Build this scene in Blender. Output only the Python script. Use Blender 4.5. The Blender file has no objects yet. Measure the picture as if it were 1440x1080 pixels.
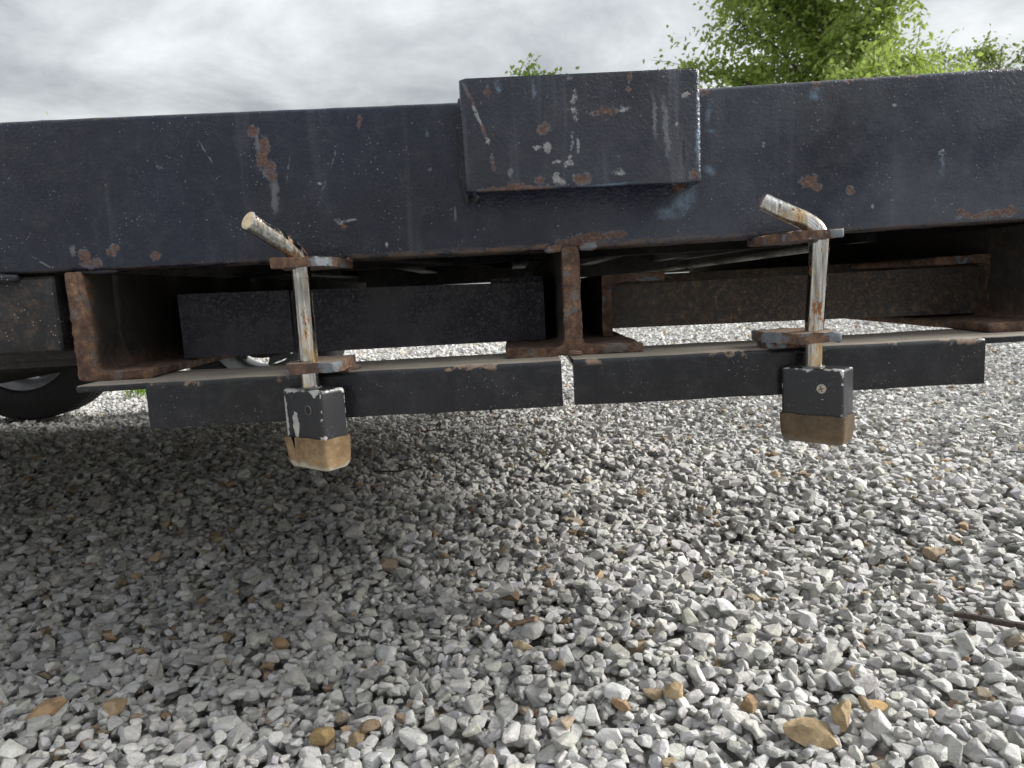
import bpy, bmesh, math, random
import numpy as np
from mathutils import Vector, Matrix, noise as mnoise

rad = math.radians
scene = bpy.context.scene
col = scene.collection

# ------------------------------------------------------------------ camera
CAM = Vector((0.0, -0.72, 0.43))
cd = bpy.data.cameras.new('camera')
cd.sensor_width = 36.0
cd.lens = 24.95
cd.clip_start = 0.02
cd.clip_end = 3000.0
cd.dof.use_dof = True
cd.dof.focus_distance = 0.74
cd.dof.aperture_fstop = 18.0
cam = bpy.data.objects.new('camera', cd)
col.objects.link(cam)
cam.matrix_world = (Matrix.Translation(CAM) @ Matrix.Rotation(rad(90 - 7.8), 4, 'X')
                    @ Matrix.Rotation(rad(-3.1), 4, 'Z'))
scene.camera = cam

# ------------------------------------------------------------------ world, sun, exposure
SUN_DIR = Vector((0.85, 0.06, 0.52)).normalized()      # towards the sun behind the cloud
world = bpy.data.worlds.new('World')
scene.world = world
world.use_nodes = True
wn, wl = world.node_tree.nodes, world.node_tree.links
wn.clear()
w_out = wn.new('ShaderNodeOutputWorld')
w_bg = wn.new('ShaderNodeBackground')
w_bg.inputs['Strength'].default_value = 0.1
sky = wn.new('ShaderNodeTexSky')
sky.sky_type = 'NISHITA'
sky.sun_disc = False
sky.sun_elevation = math.asin(SUN_DIR.z)
sky.sun_rotation = math.atan2(SUN_DIR.x, SUN_DIR.y)
sky.air_density = 1.5
sky.dust_density = 3.0
w_tc = wn.new('ShaderNodeTexCoord')
w_sep = wn.new('ShaderNodeSeparateXYZ')
wl.new(w_tc.outputs['Generated'], w_sep.inputs[0])
w_z = wn.new('ShaderNodeMath'); w_z.operation = 'MAXIMUM'; w_z.inputs[1].default_value = 0.0
wl.new(w_sep.outputs[2], w_z.inputs[0])
w_zo = wn.new('ShaderNodeMath'); w_zo.operation = 'ADD'; w_zo.inputs[1].default_value = 0.22
wl.new(w_z.outputs[0], w_zo.inputs[0])
w_div = wn.new('ShaderNodeVectorMath'); w_div.operation = 'DIVIDE'
wl.new(w_tc.outputs['Generated'], w_div.inputs[0])
w_cmb = wn.new('ShaderNodeCombineXYZ')
for k in range(3):
    wl.new(w_zo.outputs[0], w_cmb.inputs[k])
wl.new(w_cmb.outputs[0], w_div.inputs[1])
w_n1 = wn.new('ShaderNodeTexNoise')
w_n1.inputs['Scale'].default_value = 1.7
w_n1.inputs['Detail'].default_value = 9.0
w_n1.inputs['Roughness'].default_value = 0.58
w_n1.inputs['Distortion'].default_value = 0.35
w_off = wn.new('ShaderNodeVectorMath'); w_off.operation = 'ADD'
w_off.inputs[1].default_value = (19.9, 18.99, 2.72)
wl.new(w_div.outputs[0], w_off.inputs[0])
wl.new(w_off.outputs[0], w_n1.inputs['Vector'])
w_cr = wn.new('ShaderNodeValToRGB')
w_cr.color_ramp.elements[0].position = 0.36
w_cr.color_ramp.elements[0].color = (0.68, 0.70, 0.725, 1)
w_cr.color_ramp.elements[1].position = 0.62
w_cr.color_ramp.elements[1].color = (1.44, 1.46, 1.48, 1)
wl.new(w_n1.outputs['Fac'], w_cr.inputs[0])
# standard overcast luminance: brighter overhead, (1 + 2 sin e) / 3
w_g = wn.new('ShaderNodeMath'); w_g.operation = 'MULTIPLY_ADD'
w_g.inputs[1].default_value = 1.7; w_g.inputs[2].default_value = 0.82
wl.new(w_z.outputs[0], w_g.inputs[0])
w_mul = wn.new('ShaderNodeVectorMath'); w_mul.operation = 'SCALE'
wl.new(w_cr.outputs[0], w_mul.inputs[0])
wl.new(w_g.outputs[0], w_mul.inputs['Scale'])
w_mix = wn.new('ShaderNodeMixRGB'); w_mix.inputs[0].default_value = 0.94
wl.new(sky.outputs[0], w_mix.inputs[1])
wl.new(w_mul.outputs[0], w_mix.inputs[2])
wl.new(w_mix.outputs[0], w_bg.inputs['Color'])
wl.new(w_bg.outputs[0], w_out.inputs['Surface'])

sd = bpy.data.lights.new('sun', 'SUN')
sd.energy = 1.4
sd.angle = rad(24)
sd.color = (1.0, 0.985, 0.96)
sun = bpy.data.objects.new('sun', sd)
col.objects.link(sun)
sun.location = (5, -4, 9)
sun.rotation_euler = SUN_DIR.to_track_quat('Z', 'Y').to_euler()

scene.view_settings.view_transform = 'Standard'
scene.view_settings.look = 'None'
scene.view_settings.gamma = 1.0
scene.view_settings.use_curve_mapping = False
scene.view_settings.exposure = 2.25
scene.render.film_transparent = False
scene.cycles.max_bounces = 9
scene.cycles.diffuse_bounces = 8
scene.cycles.glossy_bounces = 3

random.seed(7)
rng = np.random.default_rng(11)

# ------------------------------------------------------------------ node helpers
class NT:
    def __init__(self, name):
        self.m = bpy.data.materials.new(name)
        self.m.use_nodes = True
        self.n, self.l = self.m.node_tree.nodes, self.m.node_tree.links
        self.n.clear()
        self.out = self.n.new('ShaderNodeOutputMaterial')
        self.b = self.n.new('ShaderNodeBsdfPrincipled')
        self.l.new(self.b.outputs[0], self.out.inputs['Surface'])
        self.geo = self.n.new('ShaderNodeNewGeometry')
        self.pos = self.geo.outputs['Position']

    def put(self, sock, v):
        if v is None:
            return
        if hasattr(v, 'is_output'):
            self.l.new(v, sock)
        elif isinstance(v, (tuple, list)):
            sock.default_value = (*v, 1.0) if (len(v) == 3 and len(sock.default_value) == 4) else v
        else:
            sock.default_value = v

    def math(self, op, a, b=None, c=None, clamp=False):
        q = self.n.new('ShaderNodeMath'); q.operation = op; q.use_clamp = clamp
        self.put(q.inputs[0], a); self.put(q.inputs[1], b); self.put(q.inputs[2], c)
        return q.outputs[0]

    def vmath(self, op, a, b=None, scale=None):
        q = self.n.new('ShaderNodeVectorMath'); q.operation = op
        self.put(q.inputs[0], a); self.put(q.inputs[1], b)
        if scale is not None:
            self.put(q.inputs['Scale'], scale)
        return q.outputs['Value'] if op in ('LENGTH', 'DOT_PRODUCT') else q.outputs[0]

    def noise(self, scale, detail=4, rough=0.55, vec=None, dist=0.0, color=False):
        q = self.n.new('ShaderNodeTexNoise')
        q.inputs['Scale'].default_value = scale
        q.inputs['Detail'].default_value = detail
        q.inputs['Roughness'].default_value = rough
        q.inputs['Distortion'].default_value = dist
        self.l.new(vec or self.pos, q.inputs['Vector'])
        return q.outputs['Color' if color else 'Fac']

    def voronoi(self, scale, vec=None, feature='F1', out='Distance'):
        q = self.n.new('ShaderNodeTexVoronoi'); q.feature = feature
        q.inputs['Scale'].default_value = scale
        self.l.new(vec or self.pos, q.inputs['Vector'])
        return q.outputs[out]

    def ramp(self, fac, stops, interp='LINEAR'):
        q = self.n.new('ShaderNodeValToRGB'); cr = q.color_ramp; cr.interpolation = interp
        while len(cr.elements) < len(stops):
            cr.elements.new(0.5)
        for e, (p, c) in zip(cr.elements, stops):
            e.position = p
            e.color = (c, c, c, 1) if not isinstance(c, (tuple, list)) else (*c, 1)
        self.l.new(fac, q.inputs[0])
        return q.outputs[0]

    def sm(self, v, a, b):                      # smoothstep a..b -> 0..1
        q = self.n.new('ShaderNodeMapRange'); q.interpolation_type = 'SMOOTHSTEP'
        self.put(q.inputs[0], v)
        q.inputs[1].default_value = a; q.inputs[2].default_value = b
        q.inputs[3].default_value = 0.0; q.inputs[4].default_value = 1.0
        return q.outputs[0]

    def mix(self, f, a, b):
        q = self.n.new('ShaderNodeMixRGB')
        self.put(q.inputs[0], f); self.put(q.inputs[1], a); self.put(q.inputs[2], b)
        return q.outputs[0]

    def mixf(self, f, a, b):
        q = self.n.new('ShaderNodeMix'); q.data_type = 'FLOAT'
        self.put(q.inputs[0], f); self.put(q.inputs[2], a); self.put(q.inputs[3], b)
        return q.outputs[0]

    def bump(self, h, strength=0.3, dist=0.001, normal=None):
        q = self.n.new('ShaderNodeBump')
        q.inputs['Strength'].default_value = strength
        q.inputs['Distance'].default_value = dist
        self.l.new(h, q.inputs['Height'])
        if normal is not None:
            self.l.new(normal, q.inputs['Normal'])
        return q.outputs[0]

    def scaled(self, sx, sy, sz, vec=None):
        return self.vmath('MULTIPLY', vec or self.pos, (sx, sy, sz))

    def sep(self, vec=None):
        q = self.n.new('ShaderNodeSeparateXYZ')
        self.l.new(vec or self.pos, q.inputs[0])
        return q.outputs

    def fin(self, color=None, rough=None, metal=None, normal=None, spec=None, coat=None):
        b = self.b
        self.put(b.inputs['Base Color'], color)
        self.put(b.inputs['Roughness'], rough)
        self.put(b.inputs['Metallic'], metal)
        self.put(b.inputs['Normal'], normal)
        self.put(b.inputs['Specular IOR Level'], spec)
        self.put(b.inputs['Coat Weight'], coat)
        return self.m

BEAM_MARKS = [(-0.2308, 0.5724, 0.0058, 0.0159, -15, 'r'), (-0.2274, 0.5574, 0.0065, 0.0079, 0, 'r'), (-0.2241, 0.5491, 0.0043, 0.0058, 0, 'r'), (-0.2377, 0.5936, 0.0043, 0.0058, 0, 'r'), (-0.2351, 0.5847, 0.0029, 0.0101, -10, 'g'), (-0.2237, 0.5314, 0.0043, 0.0188, -6, 'g'), (-0.1348, 0.5962, 0.0022, 0.0065, -10, 'r'), (-0.4131, 0.475, 0.0101, 0.0051, 0, 'r'), (-0.4184, 0.483, 0.0058, 0.0058, 0, 'r'), (-0.4289, 0.4891, 0.0036, 0.0058, 0, 'g'), (-0.3905, 0.485, 0.0051, 0.0036, -20, 'r'), (-0.3862, 0.491, 0.0036, 0.0029, 0, 'r'), (-0.3473, 0.4792, 0.0043, 0.0051, 0, 'r'), (0.3028, 0.5173, 0.0101, 0.0065, 10, 'r'), (0.312, 0.5114, 0.0043, 0.0043, 0, 'r'), (0.3445, 0.5062, 0.0036, 0.0051, 0, 'r'), (0.2591, 0.4997, 0.0036, 0.0094, -20, 'r'), (0.0893, 0.4741, 0.0231, 0.0051, 4, 'r'), (0.1142, 0.4755, 0.0101, 0.0029, 4, 'r'), (0.0678, 0.4703, 0.0159, 0.0043, 0, 'r'), (0.0358, 0.4686, 0.0072, 0.0022, 3, 'r'), (-0.0069, 0.4673, 0.0072, 0.0022, 3, 'r'), (0.4832, 0.4761, 0.0289, 0.0036, 3, 'r'), (0.5043, 0.4785, 0.0072, 0.0051, 0, 'r'), (0.4561, 0.4796, 0.0043, 0.0036, 0, 'r'), (0.3101, 0.6076, 0.0036, 0.0043, 0, 'r'), (0.3433, 0.6099, 0.0043, 0.0029, 0, 'r'), (0.3647, 0.6127, 0.0029, 0.0022, 0, 'r'), (0.2036, 0.6078, 0.0051, 0.0043, 0, 'r'), (-0.1531, 0.5036, 0.0101, 0.0014, 4, 'w'), (-0.1617, 0.502, 0.0036, 0.0029, 0, 'w'), (-0.1578, 0.4983, 0.0029, 0.0029, 0, 'r'), (0.3095, 0.6004, 0.0051, 0.0065, 0, 'b'), (0.4346, 0.5376, 0.0029, 0.0029, 0, 'w'), (0.4356, 0.5274, 0.0018, 0.0101, 0, 'b'), (-0.0699, 0.5828, 0.0022, 0.0036, 0, 'b'), (-0.117, 0.4781, 0.0014, 0.0029, 0, 'w'), (-0.178, 0.5406, 0.0022, 0.0014, 0, 'w'), (-0.0688, 0.5484, 0.0022, 0.0022, 0, 'g'), (0.2054, 0.5865, 0.0029, 0.0101, 0, 'b'), (0.2079, 0.571, 0.0058, 0.0029, 0, 'b'), (0.2059, 0.5326, 0.0051, 0.0043, 0, 'b'), (0.3673, 0.4899, 0.0014, 0.0022, 0, 'w'), (0.3874, 0.5851, 0.0022, 0.0014, 0, 'w'), (0.2594, 0.5549, 0.0022, 0.0022, 0, 'w'), (-0.1618, 0.5655, 0.0009, 0.0144, -20, 's'), (-0.2862, 0.5753, 0.0011, 0.0159, 28, 's'), (-0.3328, 0.5643, 0.0043, 0.0018, -40, 's'), (-0.2082, 0.5544, 0.0009, 0.0159, -14, 's'), (-0.4602, 0.4782, 0.0144, 0.0011, -35, 's'), (-0.1747, 0.5377, 0.0014, 0.0065, -30, 's'), (0.3196, 0.5294, 0.0159, 0.0011, 8, 'd'), (-0.0471, 0.5049, 0.0014, 0.0072, 0, 'g'), (0.1786, 0.5033, 0.0101, 0.0159, -40, 'b'), (0.1643, 0.4937, 0.0115, 0.0058, 0, 'b')]
POCKET_MARKS = [(0.0422, 0.5725, 0.0055, 0.0041, 0, 'r'), (0.0428, 0.5724, 0.0061, 0.0055, 0, 'g'), (0.0355, 0.5557, 0.0041, 0.002, 15, 'w'), (0.0447, 0.5565, 0.0041, 0.0041, 0, 'w'), (0.05, 0.5416, 0.002, 0.0017, 0, 'w'), (0.0553, 0.5426, 0.0027, 0.002, 0, 'w'), (0.0638, 0.5402, 0.0041, 0.0027, 15, 'w'), (0.0647, 0.5459, 0.0027, 0.0027, 0, 'w'), (0.0526, 0.5273, 0.0041, 0.0055, 0, 'w'), (0.0578, 0.5232, 0.0034, 0.0034, 0, 'w'), (0.036, 0.5269, 0.0041, 0.0034, 0, 'r'), (0.0758, 0.5267, 0.0068, 0.0041, 8, 'r'), (0.0771, 0.526, 0.0075, 0.0055, 0, 'g'), (0.1104, 0.5307, 0.0048, 0.0027, 0, 'w'), (0.0991, 0.5846, 0.0116, 0.0031, 2, 'r'), (0.1181, 0.5862, 0.0061, 0.002, 10, 'w'), (0.0721, 0.5979, 0.0027, 0.0061, -10, 'w'), (0.0709, 0.5842, 0.0027, 0.0068, -5, 'w'), (0.0672, 0.5591, 0.002, 0.0082, -8, 'w'), (0.0731, 0.5569, 0.0015, 0.0082, 0, 'w'), (-0.0248, 0.6048, 0.0014, 0.0123, 25, 'r'), (-0.0186, 0.5876, 0.0015, 0.0109, 22, 'w'), (-0.0141, 0.576, 0.0014, 0.0089, 18, 'r'), (-0.0108, 0.5639, 0.0017, 0.0041, 10, 'w'), (-0.0066, 0.5464, 0.0017, 0.0055, 5, 'r'), (-0.0056, 0.5406, 0.002, 0.0027, 0, 'r'), (-0.0077, 0.6071, 0.0027, 0.0034, 0, 'r'), (0.1219, 0.6028, 0.0027, 0.002, 0, 'r'), (0.1229, 0.6127, 0.002, 0.0055, 0, 'r'), (0.1844, 0.5594, 0.002, 0.0341, 0, 'b'), (0.1785, 0.5239, 0.0041, 0.0041, 0, 'r'), (-0.0358, 0.5645, 0.0014, 0.0409, 1, 'w'), (0.0098, 0.5186, 0.0409, 0.002, 3, 'r'), (0.0828, 0.518, 0.0409, 0.0014, 3, 'b'), (0.1441, 0.5773, 0.0024, 0.0204, 3, 'g'), (0.155, 0.5672, 0.0027, 0.0286, 2, 'g'), (0.1727, 0.5952, 0.0034, 0.0027, 0, 'w'), (0.1649, 0.5699, 0.0014, 0.002, 0, 'w'), (0.171, 0.5442, 0.0014, 0.0136, 0, 'd'), (0.1345, 0.5872, 0.0204, 0.0005, 25, 'd'), (0.0017, 0.6116, 0.002, 0.0055, 0, 'b'), (0.0341, 0.608, 0.002, 0.0068, 0, 'b'), (0.067, 0.6156, 0.0034, 0.0027, 0, 'g'), (0.0093, 0.5347, 0.0027, 0.0034, 0, 'g'), (-0.0134, 0.5198, 0.0109, 0.002, 0, 'r'), (0.01, 0.5225, 0.0041, 0.0027, 0, 'r'), (0.0166, 0.5221, 0.0041, 0.0027, 0, 'r')]

RUST_STOPS = [(0.28, (0.04, 0.024, 0.021)), (0.46, (0.095, 0.056, 0.041)), (0.6, (0.175, 0.105, 0.066)), (0.76, (0.36, 0.24, 0.15))]

def rust_col(t, s=1.0):
    n1 = t.noise(95 * s, 8, 0.68)
    return t.ramp(n1, RUST_STOPS)

def paint(name, marks=None, base=(0.011, 0.0125, 0.018), rough=0.36, speck=1.0, rust=0.0, dust=0.0, pitted=0.0,
          brown=0.0, peel=0.35, zrust=None, edge=None, streak=0.0, spec=0.35, chalk_sheen=0.0, nicks=None):
    """Old black enamel on steel: orange peel, dust, pale specks, chips down to primer and rust."""
    t = NT(name)
    big = t.noise(5.5, 5, 0.6)
    fine = t.noise(260, 3, 0.6)
    c = t.mix(t.sm(big, 0.35, 0.7), tuple(v * 0.75 for v in base), tuple(v * 1.75 for v in base))
    # chalky film of dried dust, finely mottled
    film = t.math('MULTIPLY', t.sm(t.noise(45, 9, 0.8), 0.44, 0.74), 0.13 + dust)
    c = t.mix(film, c, (0.17, 0.165, 0.165))
    grain = t.math('MULTIPLY', t.sm(t.noise(620, 3, 0.7), 0.55, 0.72), t.sm(t.noise(14, 5, 0.65), 0.38, 0.62))
    c = t.mix(t.math('MULTIPLY', grain, 0.3 + chalk_sheen * 0.3), c, (0.15, 0.16, 0.19))
    if chalk_sheen:                                   # uneven chalky paint, with sky reflection painted in, paler towards the right
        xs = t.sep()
        sheen_k = t.math('MULTIPLY', t.math('MULTIPLY_ADD', t.sm(xs[0], -0.05, 0.28), 0.75, 0.16), t.math('MULTIPLY', t.sm(t.noise(6.5, 7, 0.66, t.vmath('ADD', t.pos, (0.35, 0, 2.2))), 0.34, 0.62), t.math('MULTIPLY_ADD', t.noise(90, 6, 0.75), 1.1, 0.4)))
        c = t.mix(t.math('MULTIPLY', sheen_k, chalk_sheen), c, (0.08, 0.087, 0.103))
    if streak:
        st = t.noise(30, 4, 0.6, t.scaled(1.0, 1.0, 0.06))
        c = t.mix(t.math('MULTIPLY', t.sm(st, 0.55, 0.75), streak), c, (0.16, 0.17, 0.19))
    r = t.math('MULTIPLY_ADD', t.noise(60, 4, 0.65), 0.26, rough - 0.14)
    r = t.math('ADD', r, t.math('MULTIPLY', film, 0.5))
    h = t.math('MULTIPLY', t.math('MULTIPLY', t.noise(300, 3, 0.6), t.math('MULTIPLY_ADD', t.sm(t.noise(4, 2, 0.5), 0.35, 0.65), 1.1, 0.45)), peel)
    h = t.math('ADD', h, t.math('MULTIPLY', fine, 0.35 * peel))
    if brown:
        bm = t.math('MULTIPLY', t.sm(t.noise(120, 7, 0.72), 0.44, 0.66), t.sm(t.noise(9, 3, 0.6), 0.3, 0.62))
        c = t.mix(t.math('MULTIPLY', bm, brown), c, t.ramp(t.noise(170, 5, 0.7), [(0.3, (0.055, 0.036, 0.026)), (0.7, (0.25, 0.165, 0.105))]))
        r = t.mixf(t.math('MULTIPLY', bm, brown), r, 0.85)
    if pitted:
        pm = t.sm(t.noise(11, 4, 0.6), 0.32, 0.66)
        pv = t.noise(300, 6, 0.8)
        pit = t.math('MULTIPLY', t.sm(pv, 0.44, 0.66), pm)
        h = t.math('ADD', h, t.math('MULTIPLY', pit, pitted))
        c = t.mix(t.math('MULTIPLY', pit, 0.5), c, (0.03, 0.024, 0.031))
    # pale pin-prick specks
    sp = t.voronoi(95)
    spm = t.math('MULTIPLY', t.math('LESS_THAN', sp, 0.075), t.math('GREATER_THAN', t.noise(70, 2, 0.5), 0.56))
    sp2 = t.voronoi(230)
    spm2 = t.math('MULTIPLY', t.math('LESS_THAN', sp2, 0.13), t.math('GREATER_THAN', t.noise(31, 4, 0.6), 0.54))
    spm = t.math('MULTIPLY', t.math('MAXIMUM', spm, spm2), 0.55 * speck)
    c = t.mix(spm, c, (0.34, 0.34, 0.33))
    rustm = None
    if rust:
        rn = t.noise(42, 7, 0.7)
        rustm = t.sm(rn, 0.74 - rust * 0.3, 0.78 - rust * 0.3)
    s = t.sep()
    if zrust:                                   # rust creeping from the cut front ends and along the bottom
        y0, y1, zlo, zhi = zrust
        wob = t.math('MULTIPLY_ADD', t.noise(55, 6, 0.7), 1.3, -0.65)
        fy = t.sm(t.math('ADD', s[1], t.math('MULTIPLY', wob, 0.012)), y1, y0)
        fz = t.sm(t.math('ADD', s[2], t.math('MULTIPLY', wob, 0.03)), zhi, zlo)
        q = t.math('MAXIMUM', fy, fz)
        rustm = q if rustm is None else t.math('MAXIMUM', rustm, q)
    if rustm is not None:
        flake = t.math('MULTIPLY', t.sm(t.noise(48, 5, 0.62), 0.56, 0.62), 0.6)
        c = t.mix(rustm, c, t.mix(flake, rust_col(t), t.mix(t.noise(110, 4, 0.6), (0.06, 0.06, 0.065), (0.17, 0.175, 0.18))))
        rustm = t.math('MULTIPLY', rustm, t.math('SUBTRACT', 1.0, flake))
        r = t.mixf(rustm, r, 0.9)
        h = t.math('ADD', h, t.math('MULTIPLY', rustm, t.math('MULTIPLY', t.noise(120, 6, 0.7), 1.8)))
    if marks:
        wob = t.vmath('SUBTRACT', t.noise(170, 5, 0.7, color=True), (0.5, 0.5, 0.5))
        wob2 = t.vmath('SUBTRACT', t.noise(60, 3, 0.6, color=True), (0.5, 0.5, 0.5))
        p = t.vmath('ADD', t.pos, t.vmath('SCALE', wob, scale=0.011))
        p = t.vmath('ADD', p, t.vmath('SCALE', wob2, scale=0.009))
        p = t.vmath('MULTIPLY', p, (1, 0, 1))
        pf = t.vmath('MULTIPLY', t.vmath('ADD', t.pos, t.vmath('SCALE', wob, scale=0.004)), (1, 0, 1))
        best = {}
        for (mx, mz, rx, rz, a, k) in marks:
            q = t.n.new('ShaderNodeMapping'); q.vector_type = 'TEXTURE'
            thin = min(rx, rz) < 0.0017
            t.l.new(pf if thin else p, q.inputs['Vector'])
            q.inputs['Location'].default_value = (mx, 0, mz)
            q.inputs['Rotation'].default_value = (0, rad(-a), 0)
            q.inputs['Scale'].default_value = (rx, 1, rz)
            d = t.vmath('LENGTH', q.outputs[0])
            best[k] = d if k not in best else t.math('MINIMUM', best[k], d)
        if 'b' in best:
            f = t.math('MULTIPLY', t.sm(best['b'], 1.5, 0.2), t.sm(t.noise(110, 6, 0.7), 0.3, 0.6))
            c = t.mix(t.math('MULTIPLY', f, 0.75), c, (0.13, 0.19, 0.26))
        if 'g' in best:
            f = t.math('MULTIPLY', t.sm(best['g'], 1.25, 0.4), 0.5)
            c = t.mix(f, c, (0.19, 0.2, 0.22)); r = t.mixf(f, r, 0.7)
        if 's' in best:
            f = t.math('MULTIPLY', t.sm(best['s'], 1.1, 0.5), t.math('MULTIPLY', t.sm(t.noise(150, 4, 0.6), 0.4, 0.6), 0.5))
            c = t.mix(f, c, (0.24, 0.25, 0.27))
        if 'd' in best:
            f = t.math('MULTIPLY', t.sm(best['d'], 1.1, 0.6), 0.8)
            c = t.mix(f, c, (0.006, 0.006, 0.008))
        if 'r' in best:
            rim = t.sm(best['r'], 1.22, 1.06)
            core = t.math('MULTIPLY', t.sm(best['r'], 1.0, 0.88), t.math('MULTIPLY_ADD', t.sm(t.noise(60, 4, 0.7), 0.32, 0.5), 0.55, 0.4))
            c = t.mix(t.math('MULTIPLY', rim, t.math('MULTIPLY', t.sm(t.noise(80, 3, 0.6), 0.4, 0.6), 0.6)), c, (0.16, 0.185, 0.22))
            c = t.mix(core, c, t.ramp(t.noise(330, 6, 0.75), [(0.3, (0.04, 0.025, 0.022)), (0.5, (0.1, 0.057, 0.045)), (0.72, (0.25, 0.165, 0.125))]))
            r = t.mixf(core, r, 0.88)
        if 'w' in best:
            f = t.math('MULTIPLY', t.sm(best['w'], 1.1, 0.75), t.sm(t.noise(190, 5, 0.7), 0.38, 0.55))
            c = t.mix(t.math('MULTIPLY', f, 0.85), c, t.mix(t.noise(240, 3, 0.6), (0.13, 0.14, 0.16), (0.42, 0.42, 0.41)))
            r = t.mixf(f, r, 0.7)
    if nicks:                                   # dirt and rust along the lower edge, nicks along the upper one
        n1 = t.noise(34, 8, 0.75, t.scaled(1, 1, 2.0))
        lo = t.math('MULTIPLY', t.sm(s[2], nicks[0] + 0.0035, nicks[0] - 0.003), t.sm(n1, 0.42, 0.56))
        hi = t.math('MULTIPLY', t.sm(s[2], nicks[1] - 0.0045, nicks[1] - 0.001), t.sm(n1, 0.58, 0.63))
        f = t.math('MULTIPLY', t.math('MAXIMUM', lo, hi), 0.8)
        c = t.mix(f, c, t.mix(t.noise(150, 4, 0.6), (0.055, 0.035, 0.026), (0.2, 0.14, 0.1))); r = t.mixf(f, r, 0.85)
    if edge:                                    # paint worn off along a rounded edge
        (ey, ez) = edge
        f = t.math('MULTIPLY', t.sm(s[2], ez - 0.0075, ez - 0.003), t.sm(s[1], ey + 0.010, ey + 0.003))
        f = t.math('MULTIPLY', f, t.sm(t.noise(26, 8, 0.75), 0.55, 0.6))
        c = t.mix(f, c, t.mix(t.noise(150, 4, 0.6), (0.1, 0.06, 0.045), (0.3, 0.22, 0.16))); r = t.mixf(f, r, 0.85)
    if dust:
        ns = t.sep(t.geo.outputs['Normal'])
        up = t.math('MULTIPLY', t.sm(ns[2], 0.8, 0.99), t.math('MULTIPLY_ADD', t.noise(22, 6, 0.65, t.scaled(0.4, 1.6, 1)), 0.9, 0.3), clamp=True)
        c = t.mix(t.math('MULTIPLY', up, 0.88), c, t.mix(t.noise(40, 5, 0.7), (0.22, 0.195, 0.16), (0.4, 0.355, 0.29))); r = t.mixf(up, r, 0.95)
    return t.fin(c, r, 0.0, t.bump(h, 0.85, 0.0016), spec)

def rusty(name, keep=0.25, tone=1.0):
    t = NT(name)
    c = rust_col(t)
    c = t.mix(t.math('MULTIPLY', t.sm(t.noise(28, 6, 0.65), 0.5, 0.62), 0.5), c, (0.085, 0.056, 0.05))
    ol = t.sm(t.noise(33, 6, 0.65, t.scaled(1, 1, 1)), 0.62 - keep * 0.25, 0.65 - keep * 0.25)
    c = t.mix(ol, c, t.mix(t.noise(90, 4, 0.6), (0.05, 0.055, 0.065), (0.2, 0.22, 0.24)))
    ns = t.sep(t.geo.outputs['Normal'])
    up = t.math('MULTIPLY', t.sm(ns[2], 0.5, 0.95), 0.55)
    c = t.mix(up, c, (0.22, 0.155, 0.1))
    if tone != 1.0:
        c = t.vmath('SCALE', c, scale=tone)
    h = t.math('ADD', t.noise(120, 8, 0.72), t.math('MULTIPLY', t.noise(30, 4, 0.6), 0.7))
    h = t.math('ADD', h, t.math('MULTIPLY', ol, 0.35))
    return t.fin(c, t.mixf(ol, 0.92, 0.55), 0.0, t.bump(h, 0.8, 0.0016), 0.35)

def simple(name, color, rough=0.6, metal=0.0, var=0.25, scale=40, bump=0.2, spec=0.5):
    t = NT(name)
    n = t.noise(scale, 6, 0.65)
    c = t.mix(t.sm(n, 0.3, 0.7), tuple(v * (1 - var) for v in color), tuple(min(1, v * (1 + var)) for v in color))
    return t.fin(c, t.math('MULTIPLY_ADD', t.noise(scale * 2, 4), 0.2, rough - 0.1), metal, t.bump(t.noise(scale * 6, 4), bump, 0.001), spec)

M = {}
M['beam'] = paint('black_enamel_with_rust_chips', BEAM_MARKS, base=(0.0055, 0.008, 0.02), speck=0.9, peel=0.5, streak=0.2, rough=0.22, spec=0.4, chalk_sheen=0.6, nicks=(0.4690, 0.6135))
POCKET_MARKS = [(x * 0.985, 0.43 + (z - 0.43) * 0.985, a, b, c, k) for (x, z, a, b, c, k) in POCKET_MARKS]
M['pocket'] = paint('black_enamel_with_pale_chips', POCKET_MARKS, base=(0.0085, 0.0105, 0.02), speck=0.7, peel=0.6, streak=0.5, rough=0.24, spec=0.46, chalk_sheen=0.5)
M['bracket'] = paint('dark_paint_rusting_from_the_end', base=(0.034, 0.031, 0.028), speck=0.6, rough=0.6, zrust=(0.004, 0.022, 0.362, 0.388), rust=0.25, brown=0.4)
M['rusty_end'] = rusty('rusted_steel', 0.3)
M['rail'] = paint('dusty_black_rail_paint', base=(0.008, 0.0085, 0.011), speck=0.8, rough=0.3, dust=0.02, peel=0.2, rust=0.12, edge=(-0.045, 0.3578), spec=0.35)
M['frame'] = paint('dark_underbody_paint', base=(0.012, 0.012, 0.013), speck=0.4, rough=0.6, dust=0.05, brown=0.3)
M['block'] = paint('dirty_black_box_paint', base=(0.011, 0.0115, 0.013), speck=1.6, rough=0.55, dust=0.1, brown=0.35, rust=0.1)
M['ramp_dark'] = paint('pitted_black_ramp_paint', base=(0.02, 0.0195, 0.026), speck=0.35, rough=0.4, pitted=0.45, peel=0.3)
M['ramp_brown'] = paint('rust_browned_ramp_paint', base=(0.036, 0.031, 0.026), speck=0.35, rough=0.55, brown=0.95, peel=0.4, pitted=0.6)
M['ramp_end'] = rusty('rust_browned_ramp_end', 0.1, 0.95)
M['lug'] = rusty('rusted_lug_steel', 0.42, 1.15)
M['weld'] = paint('painted_weld', base=(0.014, 0.015, 0.019), rough=0.32, speck=1.4, rust=0.3, peel=0.8)
M['strut'] = simple('grey_galvanised_strut', (0.45, 0.44, 0.42), 0.5, 0.2, var=0.3, scale=60)
M['plank'] = simple('weathered_deck_wood', (0.1, 0.08, 0.06), 0.85, var=0.4, scale=25)
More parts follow.
